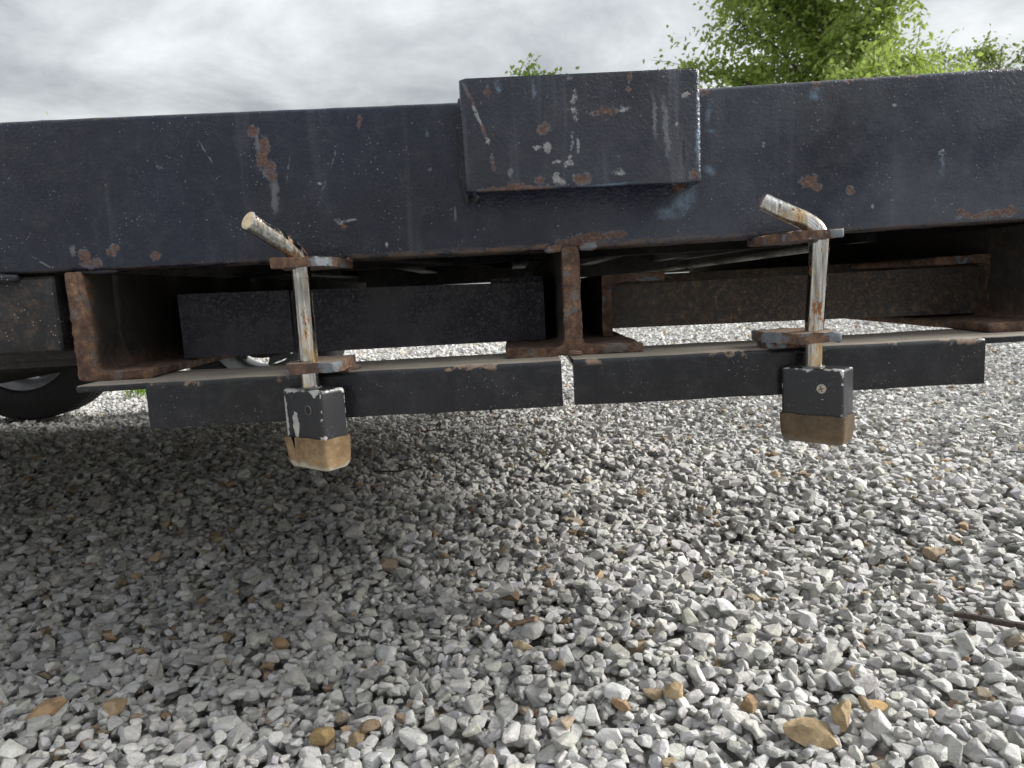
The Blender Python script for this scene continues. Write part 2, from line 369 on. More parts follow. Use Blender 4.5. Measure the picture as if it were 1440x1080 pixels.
M['rubber'] = simple('tyre_rubber', (0.018, 0.018, 0.019), 0.75, var=0.3, scale=60)
M['rim'] = simple('silver_wheel_paint', (0.2, 0.205, 0.215), 0.45, 0.3, var=0.15, scale=30)

def pin_mat(name, seed, rusty_top):
    t = NT(name)
    tc = t.n.new('ShaderNodeTexCoord').outputs['Object']
    p = t.vmath('ADD', tc, (seed, seed * 2, 0))
    c = t.mix(t.sm(t.noise(260, 4, 0.7, t.scaled(1.0, 1.0, 0.05, p)), 0.35, 0.65), (0.24, 0.235, 0.22), (0.68, 0.67, 0.65))  # lengthwise streaks: dark reflection stripes painted into the chrome, along with tarnish
    n1 = t.noise(90, 7, 0.72, t.scaled(1.4, 1.4, 0.3, p))
    n2 = t.noise(120, 6, 0.7, t.scaled(1, 1, 0.3, p))
    grime = t.sm(n1, 0.54, 0.64)
    c2 = t.mix(t.math('MULTIPLY', grime, 0.8), c, (0.34, 0.3, 0.2))
    yel = t.sm(t.noise(38, 5, 0.6, t.scaled(1.5, 1.5, 0.7, p)), 0.53, 0.68)
    c2 = t.mix(t.math('MULTIPLY', yel, 0.75), c2, (0.5, 0.33, 0.11))
    rs = t.sm(n2, 0.6 - rusty_top, 0.66 - rusty_top)
    c2 = t.mix(rs, c2, t.ramp(t.noise(160, 5, 0.7, p), [(0.3, (0.09, 0.035, 0.015)), (0.7, (0.36, 0.16, 0.05))]))
    blk = t.sm(t.noise(85, 6, 0.7, t.scaled(1.3, 1.3, 0.5, t.vmath('ADD', p, (4, 1, 9)))), 0.66, 0.74)
    c2 = t.mix(t.math('MULTIPLY', blk, 0.85), c2, (0.03, 0.027, 0.022))
    cover = t.math('MAXIMUM', t.math('MAXIMUM', t.math('MULTIPLY', grime, 0.5), t.math('MULTIPLY', yel, 0.35)), t.math('MAXIMUM', rs, blk))
    return t.fin(c2, t.mixf(cover, 0.07, 0.5), t.mixf(cover, 1.0, 0.6), t.bump(cover, 0.1, 0.0002))

M['pin_a'] = pin_mat('grimy_chrome', 0.3, 0.02)
M['pin_b'] = pin_mat('grimy_yellowed_chrome', 2.9, 0.03)
M['pin_end'] = simple('worn_ivory_pin_end', (0.6, 0.47, 0.3), 0.5, 0.1, var=0.4, scale=120)

def lock_mat(name, hx, hy, hz, patches, seed):
    t = NT(name)
    tc = t.n.new('ShaderNodeTexCoord').outputs['Object']
    a = t.vmath('ABSOLUTE', tc)
    a = t.vmath('SUBTRACT', (hx, hy, hz), a)
    s = t.sep(a)
    # nearness to an edge: the second smallest of the three distances to the faces
    lo = t.math('MINIMUM', s[0], s[1]); hi = t.math('MAXIMUM', s[0], s[1])
    mid = t.math('MINIMUM', hi, t.math('MAXIMUM', lo, s[2]))
    ps = t.vmath('ADD', tc, (seed, 0, seed))
    wob = t.math('MULTIPLY_ADD', t.noise(130, 5, 0.65, ps), 0.016, -0.0085)
    sz = t.sep(tc)
    topw = t.sm(sz[2], hz * 0.55, hz * 1.0)
    edge = t.sm(t.math('ADD', t.math('SUBTRACT', mid, wob), t.math('MULTIPLY_ADD', topw, -0.0012, 0.002)), 0.0028, 0.0018)
    c = t.mix(t.noise(60, 5, 0.6, ps), (0.009, 0.0095, 0.012), (0.022, 0.023, 0.027))
    sp = t.math('MULTIPLY', t.math('LESS_THAN', t.voronoi(330, ps), 0.11), t.math('GREATER_THAN', t.noise(90, 2, 0.5, ps), 0.52))
    c = t.mix(t.math('MULTIPLY', sp, 0.6), c, (0.4, 0.4, 0.4))
    m = edge
    wv = t.vmath('SCALE', t.vmath('SUBTRACT', t.noise(210, 4, 0.65, ps, color=True), (0.5, 0.5, 0.5)), scale=0.009)
    for (px, py, pz, rx, ry, rz) in patches:
        q = t.n.new('ShaderNodeMapping'); q.vector_type = 'TEXTURE'
        t.l.new(t.vmath('ADD', tc, wv), q.inputs['Vector'])
        q.inputs['Location'].default_value = (px, py, pz)
        q.inputs['Scale'].default_value = (rx, ry, rz)
        m = t.math('MAXIMUM', m, t.sm(t.vmath('LENGTH', q.outputs[0]), 1.05, 0.95))
    c = t.mix(m, c, t.mix(t.noise(150, 4, 0.6, ps), (0.3, 0.3, 0.29), (0.62, 0.61, 0.58)))
    r = t.mixf(m, t.math('MULTIPLY_ADD', t.noise(140, 4, 0.6, ps), 0.25, 0.3), 0.5)
    h = t.math('ADD', t.math('MULTIPLY', m, -1.0), t.math('MULTIPLY', t.noise(300, 3, 0.6, ps), 0.35))
    return t.fin(c, r, t.math('MULTIPLY', m, 0.35), t.bump(h, 0.4, 0.0006), 0.5)

def boot_mat(name, c0, c1, pale):
    t = NT(name)
    tc = t.n.new('ShaderNodeTexCoord').outputs['Object']
    n = t.noise(45, 7, 0.68, tc)
    c = t.mix(t.sm(n, 0.32, 0.68), c0, c1)
    c = t.mix(t.math('MULTIPLY', t.sm(t.noise(150, 6, 0.7, tc), 0.52, 0.7), 0.45), c, tuple(v * 0.45 for v in c0))
    s = t.sep(tc)
    wob = t.math('MULTIPLY_ADD', t.noise(60, 5, 0.65, tc), 0.02, -0.01)
    low = t.sm(t.math('ADD', s[2], wob), 0.0085, 0.0035)
    c = t.mix(t.math('MULTIPLY', low, pale), c, (0.42, 0.4, 0.33))
    return t.fin(c, 0.55, 0.0, t.bump(t.noise(220, 5, 0.65, tc), 0.25, 0.0006), 0.45)

def gravel_mat():
    t = NT('crushed_limestone')
    at = t.n.new('ShaderNodeAttribute'); at.attribute_name = 'stone_colour'
    c = at.outputs['Color']
    n = t.noise(120, 6, 0.68)
    n2 = t.noise(420, 4, 0.65)
    c = t.vmath('SCALE', c, scale=t.math('MULTIPLY_ADD', n, 0.9, 0.55))
    bed = t.noise(230, 3, 0.6, t.scaled(0.25, 1.0, 1.0))
    c = t.vmath('SCALE', c, scale=t.math('MULTIPLY_ADD', bed, 0.5, 0.75))
    c = t.mix(t.math('MULTIPLY', t.sm(n2, 0.57, 0.69), 0.45), c, (0.62, 0.61, 0.58))
    c = t.mix(t.math('MULTIPLY', t.sm(t.noise(65, 5, 0.7), 0.58, 0.75), 0.25), c, (0.2, 0.185, 0.16))
    h = t.math('ADD', t.math('ADD', t.noise(200, 6, 0.75), t.math('MULTIPLY', n2, 0.35)), t.math('MULTIPLY', bed, 0.5))
    return t.fin(c, 0.9, 0.0, t.bump(h, 0.9, 0.0036), 0.25)
M['gravel'] = gravel_mat()

def ground_mat():
    t = NT('gravel_bed')
    v = t.voronoi(42); vc = t.voronoi(42, out='Color')
    s = t.sep(vc)
    c = t.ramp(s[0], [(0.0, (0.2, 0.2, 0.19)), (0.5, (0.36, 0.355, 0.34)), (0.95, (0.46, 0.45, 0.43)), (1.0, (0.36, 0.25, 0.14))])
    p = t.sep()
    far = t.sm(p[1], 16.0, 24.0)
    c = t.mix(far, c, t.mix(t.noise(3, 6, 0.7), (0.05, 0.075, 0.02), (0.12, 0.13, 0.05)))
    return t.fin(c, 0.95, 0.0, t.bump(t.math('MULTIPLY', v, -1.0), 0.9, 0.02), 0.2)
M['ground'] = ground_mat()

def leaf_mat(name, c0, c1):
    t = NT(name)
    at = t.n.new('ShaderNodeAttribute'); at.attribute_name = 'leaf_shade'
    c = t.mix(at.outputs['Fac'], c0, c1)
    t.fin(c, 0.5, 0.0, None, 0.35)
    tr = t.n.new('ShaderNodeBsdfTranslucent')
    t.l.new(t.mix(0.4, c, (0.38, 0.5, 0.08)), tr.inputs['Color'])
    mx = t.n.new('ShaderNodeMixShader'); mx.inputs[0].default_value = 0.45
    t.l.new(t.b.outputs[0], mx.inputs[1]); t.l.new(tr.outputs[0], mx.inputs[2])
    t.l.new(mx.outputs[0], t.out.inputs['Surface'])
    return t.m
M['leaf'] = leaf_mat('bright_leaf', (0.17, 0.24, 0.058), (0.34, 0.43, 0.12))
M['leaf_dark'] = leaf_mat('olive_leaf', (0.075, 0.1, 0.03), (0.14, 0.165, 0.055))
M['leaf_fresh'] = leaf_mat('fresh_leaf', (0.1, 0.18, 0.03), (0.22, 0.32, 0.06))
M['bark'] = simple('bark', (0.09, 0.075, 0.06), 0.9, var=0.4, scale=14, bump=0.6)
M['stick'] = simple('dry_dark_stick', (0.055, 0.042, 0.034), 0.85, var=0.6, scale=140, bump=0.8)
M['chip'] = simple('dry_wood_chip', (0.32, 0.22, 0.15), 0.85, var=0.4, scale=150, bump=0.6)
M['grass'] = leaf_mat('weed_leaf', (0.1, 0.2, 0.02), (0.2, 0.34, 0.05))

# ------------------------------------------------------------------ geometry helpers
def tag(o, label=None, cat=None, group=None, kind=None):
    for k, v in (('label', label), ('category', cat), ('group', group), ('kind', kind)):
        if v:
            o[k] = v
    return o

def empty(name, loc=(0, 0, 0), rz=0.0):
    o = bpy.data.objects.new(name, None)
    o.empty_display_size = 0.05
    col.objects.link(o)
    o.location = loc
    o.rotation_euler = (0, 0, rz)
    return o

def obj(name, bm, mat, parent=None, off=None, smooth=35):
    """Links a bmesh as one object; off = the parent root's place, taken from the world coordinates."""
    bmesh.ops.recalc_face_normals(bm, faces=bm.faces[:])
    if off is not None:
        bmesh.ops.translate(bm, verts=bm.verts[:], vec=-Vector(off))
    me = bpy.data.meshes.new(name)
    bm.to_mesh(me); bm.free()
    if smooth:
        me.polygons.foreach_set('use_smooth', [True] * len(me.polygons))
        me.set_sharp_from_angle(angle=rad(smooth))
    me.materials.append(mat)
    o = bpy.data.objects.new(name, me)
    col.objects.link(o)
    o.parent = parent
    return o

def rbox(bm, lo, hi, r=0.0, seg=2, mat=None):
    lo, hi = Vector(lo), Vector(hi)
    c, s = (lo + hi) / 2, hi - lo
    g = bmesh.ops.create_cube(bm, size=1.0, matrix=(mat or Matrix()) @ Matrix.Translation(c) @ Matrix.Diagonal((*s, 1)))
    if r > 0:
        ed = list({e for v in g['verts'] for e in v.link_edges})
        bmesh.ops.bevel(bm, geom=ed, offset=r, segments=seg, affect='EDGES', profile=0.6)
    return bm

def roundpoly(pts, radii, n=4):
    """Polygon with rounded corners."""
    out, N = [], len(pts)
    for i, p in enumerate(pts):
        r = radii[i] if isinstance(radii, (list, tuple)) else radii
        p = Vector(p); a = Vector(pts[i - 1]) - p; b = Vector(pts[(i + 1) % N]) - p
        if r <= 0:
            out.append(tuple(p)); continue
        la, lb = a.length, b.length
        ang = a.angle(b)
        d = min(r / math.tan(ang / 2), la * 0.48, lb * 0.48)
        pa, pb = p + a * (d / la), p + b * (d / lb)
        for k in range(n + 1):
            t = k / n
            out.append(tuple(pa * (1 - t) ** 2 + p * (2 * t * (1 - t)) + pb * t ** 2))
    return out

def prism(bm, prof, axis, stations, fn=None, bev=0.0):
    """Extrude a closed 2D profile along an axis through the given stations (fn may move a point)."""
    rings = []
    for s in stations:
        ring = []
        for (a, b) in prof:
            p = {'X': (s, a, b), 'Y': (a, s, b), 'Z': (a, b, s)}[axis]
            ring.append(bm.verts.new(fn(*p) if fn else p))
        rings.append(ring)
    n = len(prof)
    for r0, r1 in zip(rings, rings[1:]):
        for i in range(n):
            bm.faces.new((r0[i], r0[(i + 1) % n], r1[(i + 1) % n], r1[i]))
    caps = [bm.faces.new(rings[0]), bm.faces.new(rings[-1][::-1])]
    if bev > 0:
        ed = list({e for f in caps for e in f.edges})
        bmesh.ops.bevel(bm, geom=ed, offset=bev, segments=2, affect='EDGES', profile=0.5)
    return bm

def tube(bm, path, radii, n=16, cap=True):
    path = [Vector(p) for p in path]
    rings, up = [], None
    for i, p in enumerate(path):
        d = (path[min(i + 1, len(path) - 1)] - path[max(i - 1, 0)]).normalized()
        if up is None:
            up = d.orthogonal().normalized()
        up = (up - d * up.dot(d)).normalized()
        sd_ = d.cross(up)
        r = radii[i] if hasattr(radii, '__len__') else radii
        rings.append([bm.verts.new(p + (up * math.cos(2 * math.pi * k / n) + sd_ * math.sin(2 * math.pi * k / n)) * r) for k in range(n)])
    for a, b in zip(rings, rings[1:]):
        for k in range(n):
            bm.faces.new((a[k], a[(k + 1) % n], b[(k + 1) % n], b[k]))
    if cap:
        bm.faces.new(rings[0][::-1]); bm.faces.new(rings[-1])
    return bm

def lathe(bm, prof, n=48, mat=None, closed=True):
    """Revolve (radius, height) pairs about local Z, then transform."""
    mat = mat or Matrix()
    rings = []
    for (r, h) in prof:
        if r < 1e-7:
            rings.append([bm.verts.new(mat @ Vector((0, 0, h)))] * n)
        else:
            rings.append([bm.verts.new(mat @ Vector((r * math.cos(2 * math.pi * k / n), r * math.sin(2 * math.pi * k / n), h))) for k in range(n)])
    pr_ = list(zip(rings, rings[1:])) + ([(rings[-1], rings[0])] if closed else [])
    for a, b in pr_:
        for k in range(n):
            vs = []
            for v in (a[k], a[(k + 1) % n], b[(k + 1) % n], b[k]):
                if v not in vs:
                    vs.append(v)
            if len(vs) > 2:
                try:
                    bm.faces.new(vs)
                except ValueError:
                    pass
    return bm

def weld(bm, p0, p1, r=0.004, seed=0):
    """A hand-laid weld bead: a lumpy row of overlapping ripples."""
    p0, p1 = Vector(p0), Vector(p1)
    L = (p1 - p0).length
    n = max(6, int(L / 0.0016))
    path, rr = [], []
    for i in range(n + 1):
        t = i / n
        q = p0.lerp(p1, t)
        w = mnoise.noise_vector(Vector((t * L * 60, seed, 3.1)))
        path.append(q + w * r * 0.22)
        saw = (t * L / 0.0052 + 0.7 * mnoise.noise(Vector((t * L * 90, seed, 8)))) % 1.0
        rr.append(r * (0.86 + 0.1 * saw + 0.22 * mnoise.noise(Vector((t * L * 110, seed, 0)))) * min(1.0, 0.5 + 4 * min(t, 1 - t)))
    return tube(bm, path, rr, 9)

def frange(a, b, step):
    n = max(1, int(round((b - a) / step)))
    return [a + (b - a) * i / n for i in range(n + 1)]

# ------------------------------------------------------------------ ground
def terrain(x, y):
    """Gentle heaps and hollows of the spread gravel."""
    z = 0.010 * np.sin(x * 3.1 + 0.8 * np.sin(y * 2.3) + 0.6) * np.sin(y * 3.7 + 1.1) + 0.006 * np.sin(x * 7.3 + y * 5.1) + 0.004 * np.sin(x * 11 - y * 13 + 2)
    z = z - 0.032 * np.exp(-(((x + 0.05) / 0.32) ** 2 + ((y - 0.95) / 0.16) ** 2))         # hollow under the rails
    z = z + 0.022 * np.exp(-(((x - 0.05) / 0.40) ** 2 + ((y - 0.62) / 0.13) ** 2))
    z = z - 0.018 * np.exp(-(((x - 0.35) / 0.22) ** 2 + ((y - 0.33) / 0.09) ** 2))
    z = z + 0.018 * np.exp(-(((x - 0.62) / 0.3) ** 2 + ((y - 0.62) / 0.2) ** 2))
    return z
bm = bmesh.new()
gx_ = [-400, -80, -20, -8] + [-4 + 0.05 * k for k in range(161)] + [8, 20, 80, 400]
gy_ = [-400, -80, -20, -4] + [-1 + 0.05 * k for k in range(141)] + [8, 14, 20, 40, 100, 400]
gv = [[bm.verts.new((x, y, (float(terrain(x, y)) if (abs(x) < 4.01 and -1.01 < y < 6.01) else 0.0) - 0.026)) for y in gy_] for x in gx_]
for a in range(len(gx_) - 1):
    for c in range(len(gy_) - 1):
        bm.faces.new((gv[a][c], gv[a + 1][c], gv[a + 1][c + 1], gv[a][c + 1]))
tag(obj('ground', bm, M['ground'], smooth=180), kind='structure')

# ------------------------------------------------------------------ trailer
TR = (-1.9, 0.98, 0.0)
trailer = empty('flatbed_trailer', TR)
tag(trailer, 'black painted flatbed trailer with rusty ramp storage slots under its side beam', 'trailer')
def part(name, bm, mat, parent=trailer, smooth=35):
    return obj(name, bm, mat, parent, TR, smooth)

X0, X1 = -4.3, 0.60
def sag(x):
    t = max(0.0, 1 - abs(x - 0.06) / 0.52)
    return -0.0052 * (t * t * (3 - 2 * t) * 0.5 + t * 0.5)

# near side beam: a channel, web outwards, with its mill waviness
def channel_profile(y0, z0, z1, depth, th, r, nweb=14, sgn=1):
    outer = roundpoly([(y0, z0), (y0, z1), (y0 + sgn * depth, z1), (y0 + sgn * depth, z1 - th), (y0 + sgn * th, z1 - th), (y0 + sgn * th, z0 + th), (y0 + sgn * depth, z0 + th), (y0 + sgn * depth, z0)],
                      [r, r, 0.001, 0.001, 0.003, 0.003, 0.001, 0.001], 5)
    # extra points up the web so that it can carry waviness
    i = max(range(len(outer)), key=lambda k: abs(outer[(k + 1) % len(outer)][1] - outer[k][1]) if abs(outer[k][0] - y0) < 1e-5 else -1)
    a, b = outer[i], outer[(i + 1) % len(outer)]
    ins = [(a[0], a[1] + (b[1] - a[1]) * k / nweb) for k in range(1, nweb)]
    return outer[:i + 1] + ins + outer[i + 1:]
def beam_fn(x, y, z):
    w = 0.0
    if y < 0.002:
        w = 0.0007 * mnoise.noise(Vector((x * 7, 0, z * 12))) + 0.00035 * mnoise.noise(Vector((x * 30, 5, z * 30)))
    zz = z + sag(x) + 0.00035 * mnoise.noise(Vector((x * 60, z * 3, 9)))
    return (x, y + w, zz)
bm = bmesh.new()
prism(bm, channel_profile(0.0, 0.4692, 0.6150, 0.055, 0.0065, 0.0045), 'X', frange(X0, -0.75, 0.1) + frange(-0.74, X1, 0.006), beam_fn)
beam = part('side_beam', bm, M['beam'], smooth=40)

# stake pocket: a bent plate welded to the beam, open above and below
PX0, PX1, PZ0, PZ1, PY = -0.0335, 0.1850, 0.5175, 0.6165, -0.05
bm = bmesh.new()
th = 0.0075
prof = roundpoly([(PX0, 0.001), (PX0, PY), (PX1, PY), (PX1, 0.001), (PX1 - th, 0.001), (PX1 - th, PY + th), (PX0 + th, PY + th), (PX0 + th, 0.001)],
                 [0, 0.006, 0.006, 0, 0, 0.006, 0.006, 0], 5)
def pk_fn(x, y, z):
    d = 0.0
    k = mnoise.noise(Vector((x * 90, z * 90, 2))) * 0.0003
    return (x, y + k, z + 0.0022 * (0.07 - x) / 0.11 * 0.35 + 0.0005 * mnoise.noise(Vector((x * 45, y * 20, z))))
prism(bm, prof, 'Z', frange(PZ0, PZ1, 0.008), pk_fn, bev=0.0016)
pocket = part('stake_pocket', bm, M['pocket'])
bm = bmesh.new()
weld(bm, (PX0 - 0.0015, -0.003, PZ0 - 0.004), (PX0 - 0.0015, -0.003, 0.612), 0.0055, 1)
part('weld_bead', bm, M['weld'], pocket)
bm = bmesh.new()
weld(bm, (PX1 + 0.001, -0.002, PZ0), (PX1 + 0.001, -0.002, 0.606), 0.0045, 2)
part('weld_bead', bm, M['weld'], pocket)
bm = bmesh.new()
weld(bm, (PX1 - 0.016, -0.003, PZ0 - 0.002), (PX1 - 0.006, -0.003, PZ0 + 0.004), 0.006, 5)
part('weld_bead', bm, M['lug'], pocket)
bm = bmesh.new()
weld(bm, (PX0 + 0.004, -0.003, PZ0 - 0.003), (PX0 + 0.009, -0.003, PZ0 + 0.004), 0.006, 6)
part('weld_bead', bm, M['weld'], pocket)

# ramp slot brackets: an angle, a tee and a mirrored angle, cut ends rusted, running back under the deck
YB0, YB1 = -0.006, 1.45
def rusty_edge(x, y, z):
    k = 1.0 if y < 0.2 else 0.0
    a = mnoise.noise_vector(Vector((x * 130, y * 130, z * 130))) * 0.0011 * k
    b = mnoise.noise_vector(Vector((x * 40, y * 40, z * 40))) * 0.0008 * k
    return (x + a.x + b.x, y + a.y * 0.7, z + a.z + b.z)
def dense(prof, step=0.004):
    out = []
    for i, p in enumerate(prof):
        q = prof[(i + 1) % len(prof)]
        d = math.dist(p, q); n = max(1, int(d / step))
        out += [(p[0] + (q[0] - p[0]) * k / n, p[1] + (q[1] - p[1]) * k / n) for k in range(n)]
    return out
YST = [YB0, YB0 + 0.004, YB0 + 0.01, 0.02, 0.04, 0.07, 0.1, 0.14, 0.2, 0.35, 0.6, 1.0, YB1]
def bracket(name, pts, radii):
    b = bmesh.new()
    prism(b, dense(roundpoly(pts, radii, 4)), 'Y', YST, rusty_edge, bev=0.0012)
    return part(name, b, M['bracket'], smooth=50)
ZB, ZF, ZT = 0.3582, 0.3672, 0.467
bracket('slot_bracket', [(-0.4365, ZB), (-0.4365, ZT), (-0.4235, ZT), (-0.4235, ZF), (-0.3624, ZF), (-0.3624, ZB)], [0.003, 0.001, 0.001, 0.006, 0.003, 0.003])
tee = bracket('slot_bracket', [(0.0563, ZF), (0.0563, ZT), (0.0732, ZT), (0.0732, ZF), (0.1347, ZF), (0.1347, ZB), (-0.0044, ZB), (-0.0044, ZF)],
              [0.008, 0.006, 0.006, 0.008, 0.003, 0.003, 0.003, 0.003])
bracket('slot_bracket', [(0.4842, ZB), (0.4842, ZF), (0.5530, ZF), (0.5530, ZT), (0.566, ZT), (0.566, ZB)], [0.003, 0.003, 0.006, 0.001, 0.001, 0.003])
bm = bmesh.new(); weld(bm, (0.040, 0.003, 0.4645), (0.057, -0.002, 0.4655), 0.0042, 8); part('weld_bead', bm, M['lug'], tee)
bm = bmesh.new(); weld(bm, (0.0735, -0.002, 0.4660), (0.092, 0.003, 0.4655), 0.0045, 9); part('weld_bead', bm, M['lug'], tee)
bm = bmesh.new(); weld(bm, (0.0575, -0.010, 0.3595), (0.072, -0.010, 0.3590), 0.0042, 12); part('weld_bead', bm, M['rusty_end'], tee)
bm = bmesh.new(); weld(bm, (-0.432, 0.004, 0.4672), (-0.39, 0.006, 0.4672), 0.0028, 10); part('weld_bead', bm, M['weld'])

# lower rails: two angles under the brackets, their vertical legs cut back at the ends
def low_rail(xa, xb, va, vb):
    b = bmesh.new()
    yf, yb, zt, zl, t = -0.045, 0.060, 0.3578, 0.3132, 0.0065
    full = roundpoly([(yf, zl), (yf, zt), (yb, zt), (yb, zt - t), (yf + t, zt - t), (yf + t, zl)], [0.0012, 0.0055, 0.001, 0.001, 0.004, 0.0012], 6)
    def fn(x, y, z):
        return (x, y, z + 0.0006 * mnoise.noise(Vector((x * 22, y * 9, 4))) * (1 if z > 0.33 else 1.3))
    prism(b, full, 'X', frange(va, vb, 0.01), fn, bev=0.0007)
    flat = roundpoly([(yf + 0.003, zt - t), (yf + 0.001, zt), (yb, zt), (yb, zt - t)], [0.002, 0.003, 0.001, 0.001], 4)
    if va - xa > 0.003:
        prism(b, flat, 'X', frange(xa, va, 0.012), fn, bev=0.0007)
    if xb - vb > 0.003:
        prism(b, flat, 'X', frange(vb, xb, 0.012), fn, bev=0.0007)
    return part('lower_rail', b, M['rail'])
low_rail(-0.418, 0.0482, -0.3505, 0.0482)
low_rail(0.0595, 0.57, 0.0595, 0.4548)
for dx, dl in ((-0.075, 0.0032), (-0.022, 0.0042), (-0.30, 0.002)):      # dried paint drips on the lower edge
    bm = bmesh.new()
    lathe(bm, [(0.0, -dl), (0.0009, -dl + 0.0006), (0.0014, -0.0008), (0.0022, 0.0008), (0.0, 0.0012)], 10, Matrix.Translation((dx, -0.0425, 0.3132)), closed=False)
    part('paint_drip', bm, M['rail'])


# lock lugs
def lug(pts, z0, z1, radii=0.003):
    b = bmesh.new()
    prism(b, dense(roundpoly(pts, radii, 4), 0.005), 'Z', [z0, (z0 + z1) / 2, z1], rusty_edge, bev=0.0014)
    return part('lock_lug', b, M['lug'], smooth=50)
lug([(-0.2095, -0.080), (-0.168, -0.080), (-0.160, -0.069), (-0.1575, 0.03), (-0.216, 0.03), (-0.2135, -0.03)], 0.4578, 0.4662)
lug([(-0.2050, -0.080), (-0.1600, -0.080), (-0.1535, -0.066), (-0.1545, -0.012), (-0.203, -0.012)], 0.3618, 0.3712)
lug([(0.3015, -0.080), (0.3015, 0.03), (0.252, 0.03), (0.2465, -0.035), (0.2630, -0.080)], 0.4578, 0.4650)
lug([(0.3005, -0.080), (0.3005, -0.010), (0.2435, -0.005), (0.2435, -0.036), (0.2555, -0.060), (0.2610, -0.080)], 0.3640, 0.3738)
for (xa, xb, z0, z1) in ((-0.202, -0.155, 0.3574, 0.3622), (0.246, 0.299, 0.3574, 0.3645)):
    bm = bmesh.new(); rbox(bm, (xa, -0.043, z0), (xb, -0.014, z1), 0.0015)
    part('lug_spacer', bm, M['lug'])
bm = bmesh.new(); weld(bm, (-0.1565, -0.004, 0.4655), (-0.1565, 0.02, 0.4655), 0.0026, 14); part('weld_bead', bm, M['lug'])
bm = bmesh.new(); weld(bm, (-0.158, -0.041, 0.3595), (-0.150, -0.015, 0.3595), 0.0035, 15); part('weld_bead', bm, M['rusty_end'])

# hanger box left of the first bracket, with the plate and bar behind it
bm = bmesh.new()
rbox(bm, (-0.80, 0.004, 0.3885), (-0.4545, 0.09, 0.4655), 0.006, 3)
hb = part('hanger_box', bm, M['block'])
bm = bmesh.new(); weld(bm, (-0.80, 0.0015, 0.4655), (-0.487, 0.0005, 0.4655), 0.0075, 21); part('weld_bead', bm, M['weld'], hb)
bm = bmesh.new()
for lo, hi in (((-0.56, 0.030, 0.4255), (-0.437, 0.036, 0.468)), ((-0.56, 0.030, 0.380), (-0.437, 0.036, 0.4125)),
               ((-0.56, 0.030, 0.4125), (-0.4735, 0.036, 0.4255)), ((-0.4640, 0.030, 0.4125), (-0.437, 0.036, 0.4255))):
    rbox(bm, lo, hi)
rbox(bm, (-0.82, 0.05, 0.3705), (-0.4368, 0.058, 0.3880), 0.001)
part('hanger_plate', bm, M['frame'])

# underbody: cross members, frame beams, far side beam, end beams, deck planks
def c_member(name, x, y0, y1, z0, z1):
    b = bmesh.new()
    t = 0.005
    prism(b, [(x, z0), (x, z1), (x + 0.04, z1), (x + 0.04, z1 - t), (x + t, z1 - t), (x + t, z0 + t), (x + 0.04, z0 + t), (x + 0.04, z0)], 'Y', [y0, y1])
    return part(name, b, M['frame'])
for x in (-4.0, -3.55, -3.1, -2.65, -2.2, -1.75, -1.3, -0.85, -0.52, -0.26, 0.02, 0.235, 0.47, 0.545):
    c_member('cross_member', x, 0.06, 1.94, 0.486, 0.586)
def long_beam(name, y, z0, z1, xa=X0, xb=X1, sgn=1):
    b = bmesh.new()
    prism(b, [(y, z0), (y, z1), (y + sgn * 0.05, z1), (y + sgn * 0.05, z1 - 0.006), (y + sgn * 0.006, z1 - 0.006), (y + sgn * 0.006, z0 + 0.006), (y + sgn * 0.05, z0 + 0.006), (y + sgn * 0.05, z0)], 'X', [xa, xb])
    return part(name, b, M['frame'])
long_beam('frame_beam', 1.62, 0.4475, 0.5855)
long_beam('frame_beam', 0.42, 0.470, 0.4855)
long_beam('side_beam', 2.0, 0.4692, 0.6150, sgn=-1)
for xe in (X0 + 0.003, X1 - 0.009):
    b = bmesh.new(); rbox(b, (xe, 0.056, 0.452), (xe + 0.006, 1.944, 0.6130)); part('end_beam', b, M['frame'])
b = bmesh.new()
tube(b, [(-0.19, 0.07, 0.4772), (-0.03, 0.62, 0.4745), (0.0, 0.75, 0.4745)], 0.007, 10)
part('brace', b, M['frame'])
b = bmesh.new()
tube(b, [(0.3915, 0.183, 0.4578), (0.378, 0.5, 0.4545), (0.345, 1.28, 0.4475)], 0.005, 10)
rbox(b, (0.3795, 0.176, 0.452), (0.4035, 0.182, 0.4855), 0.001)
part('brace', b, M['strut'])
yy = 0.062
for k in range(13):
    b = bmesh.new(); rbox(b, (X0 + 0.012, yy, 0.5870), (X1 - 0.012, yy + 0.138, 0.6090), 0.002, 1)
    part('deck_plank', b, M['plank']); yy += 0.1445

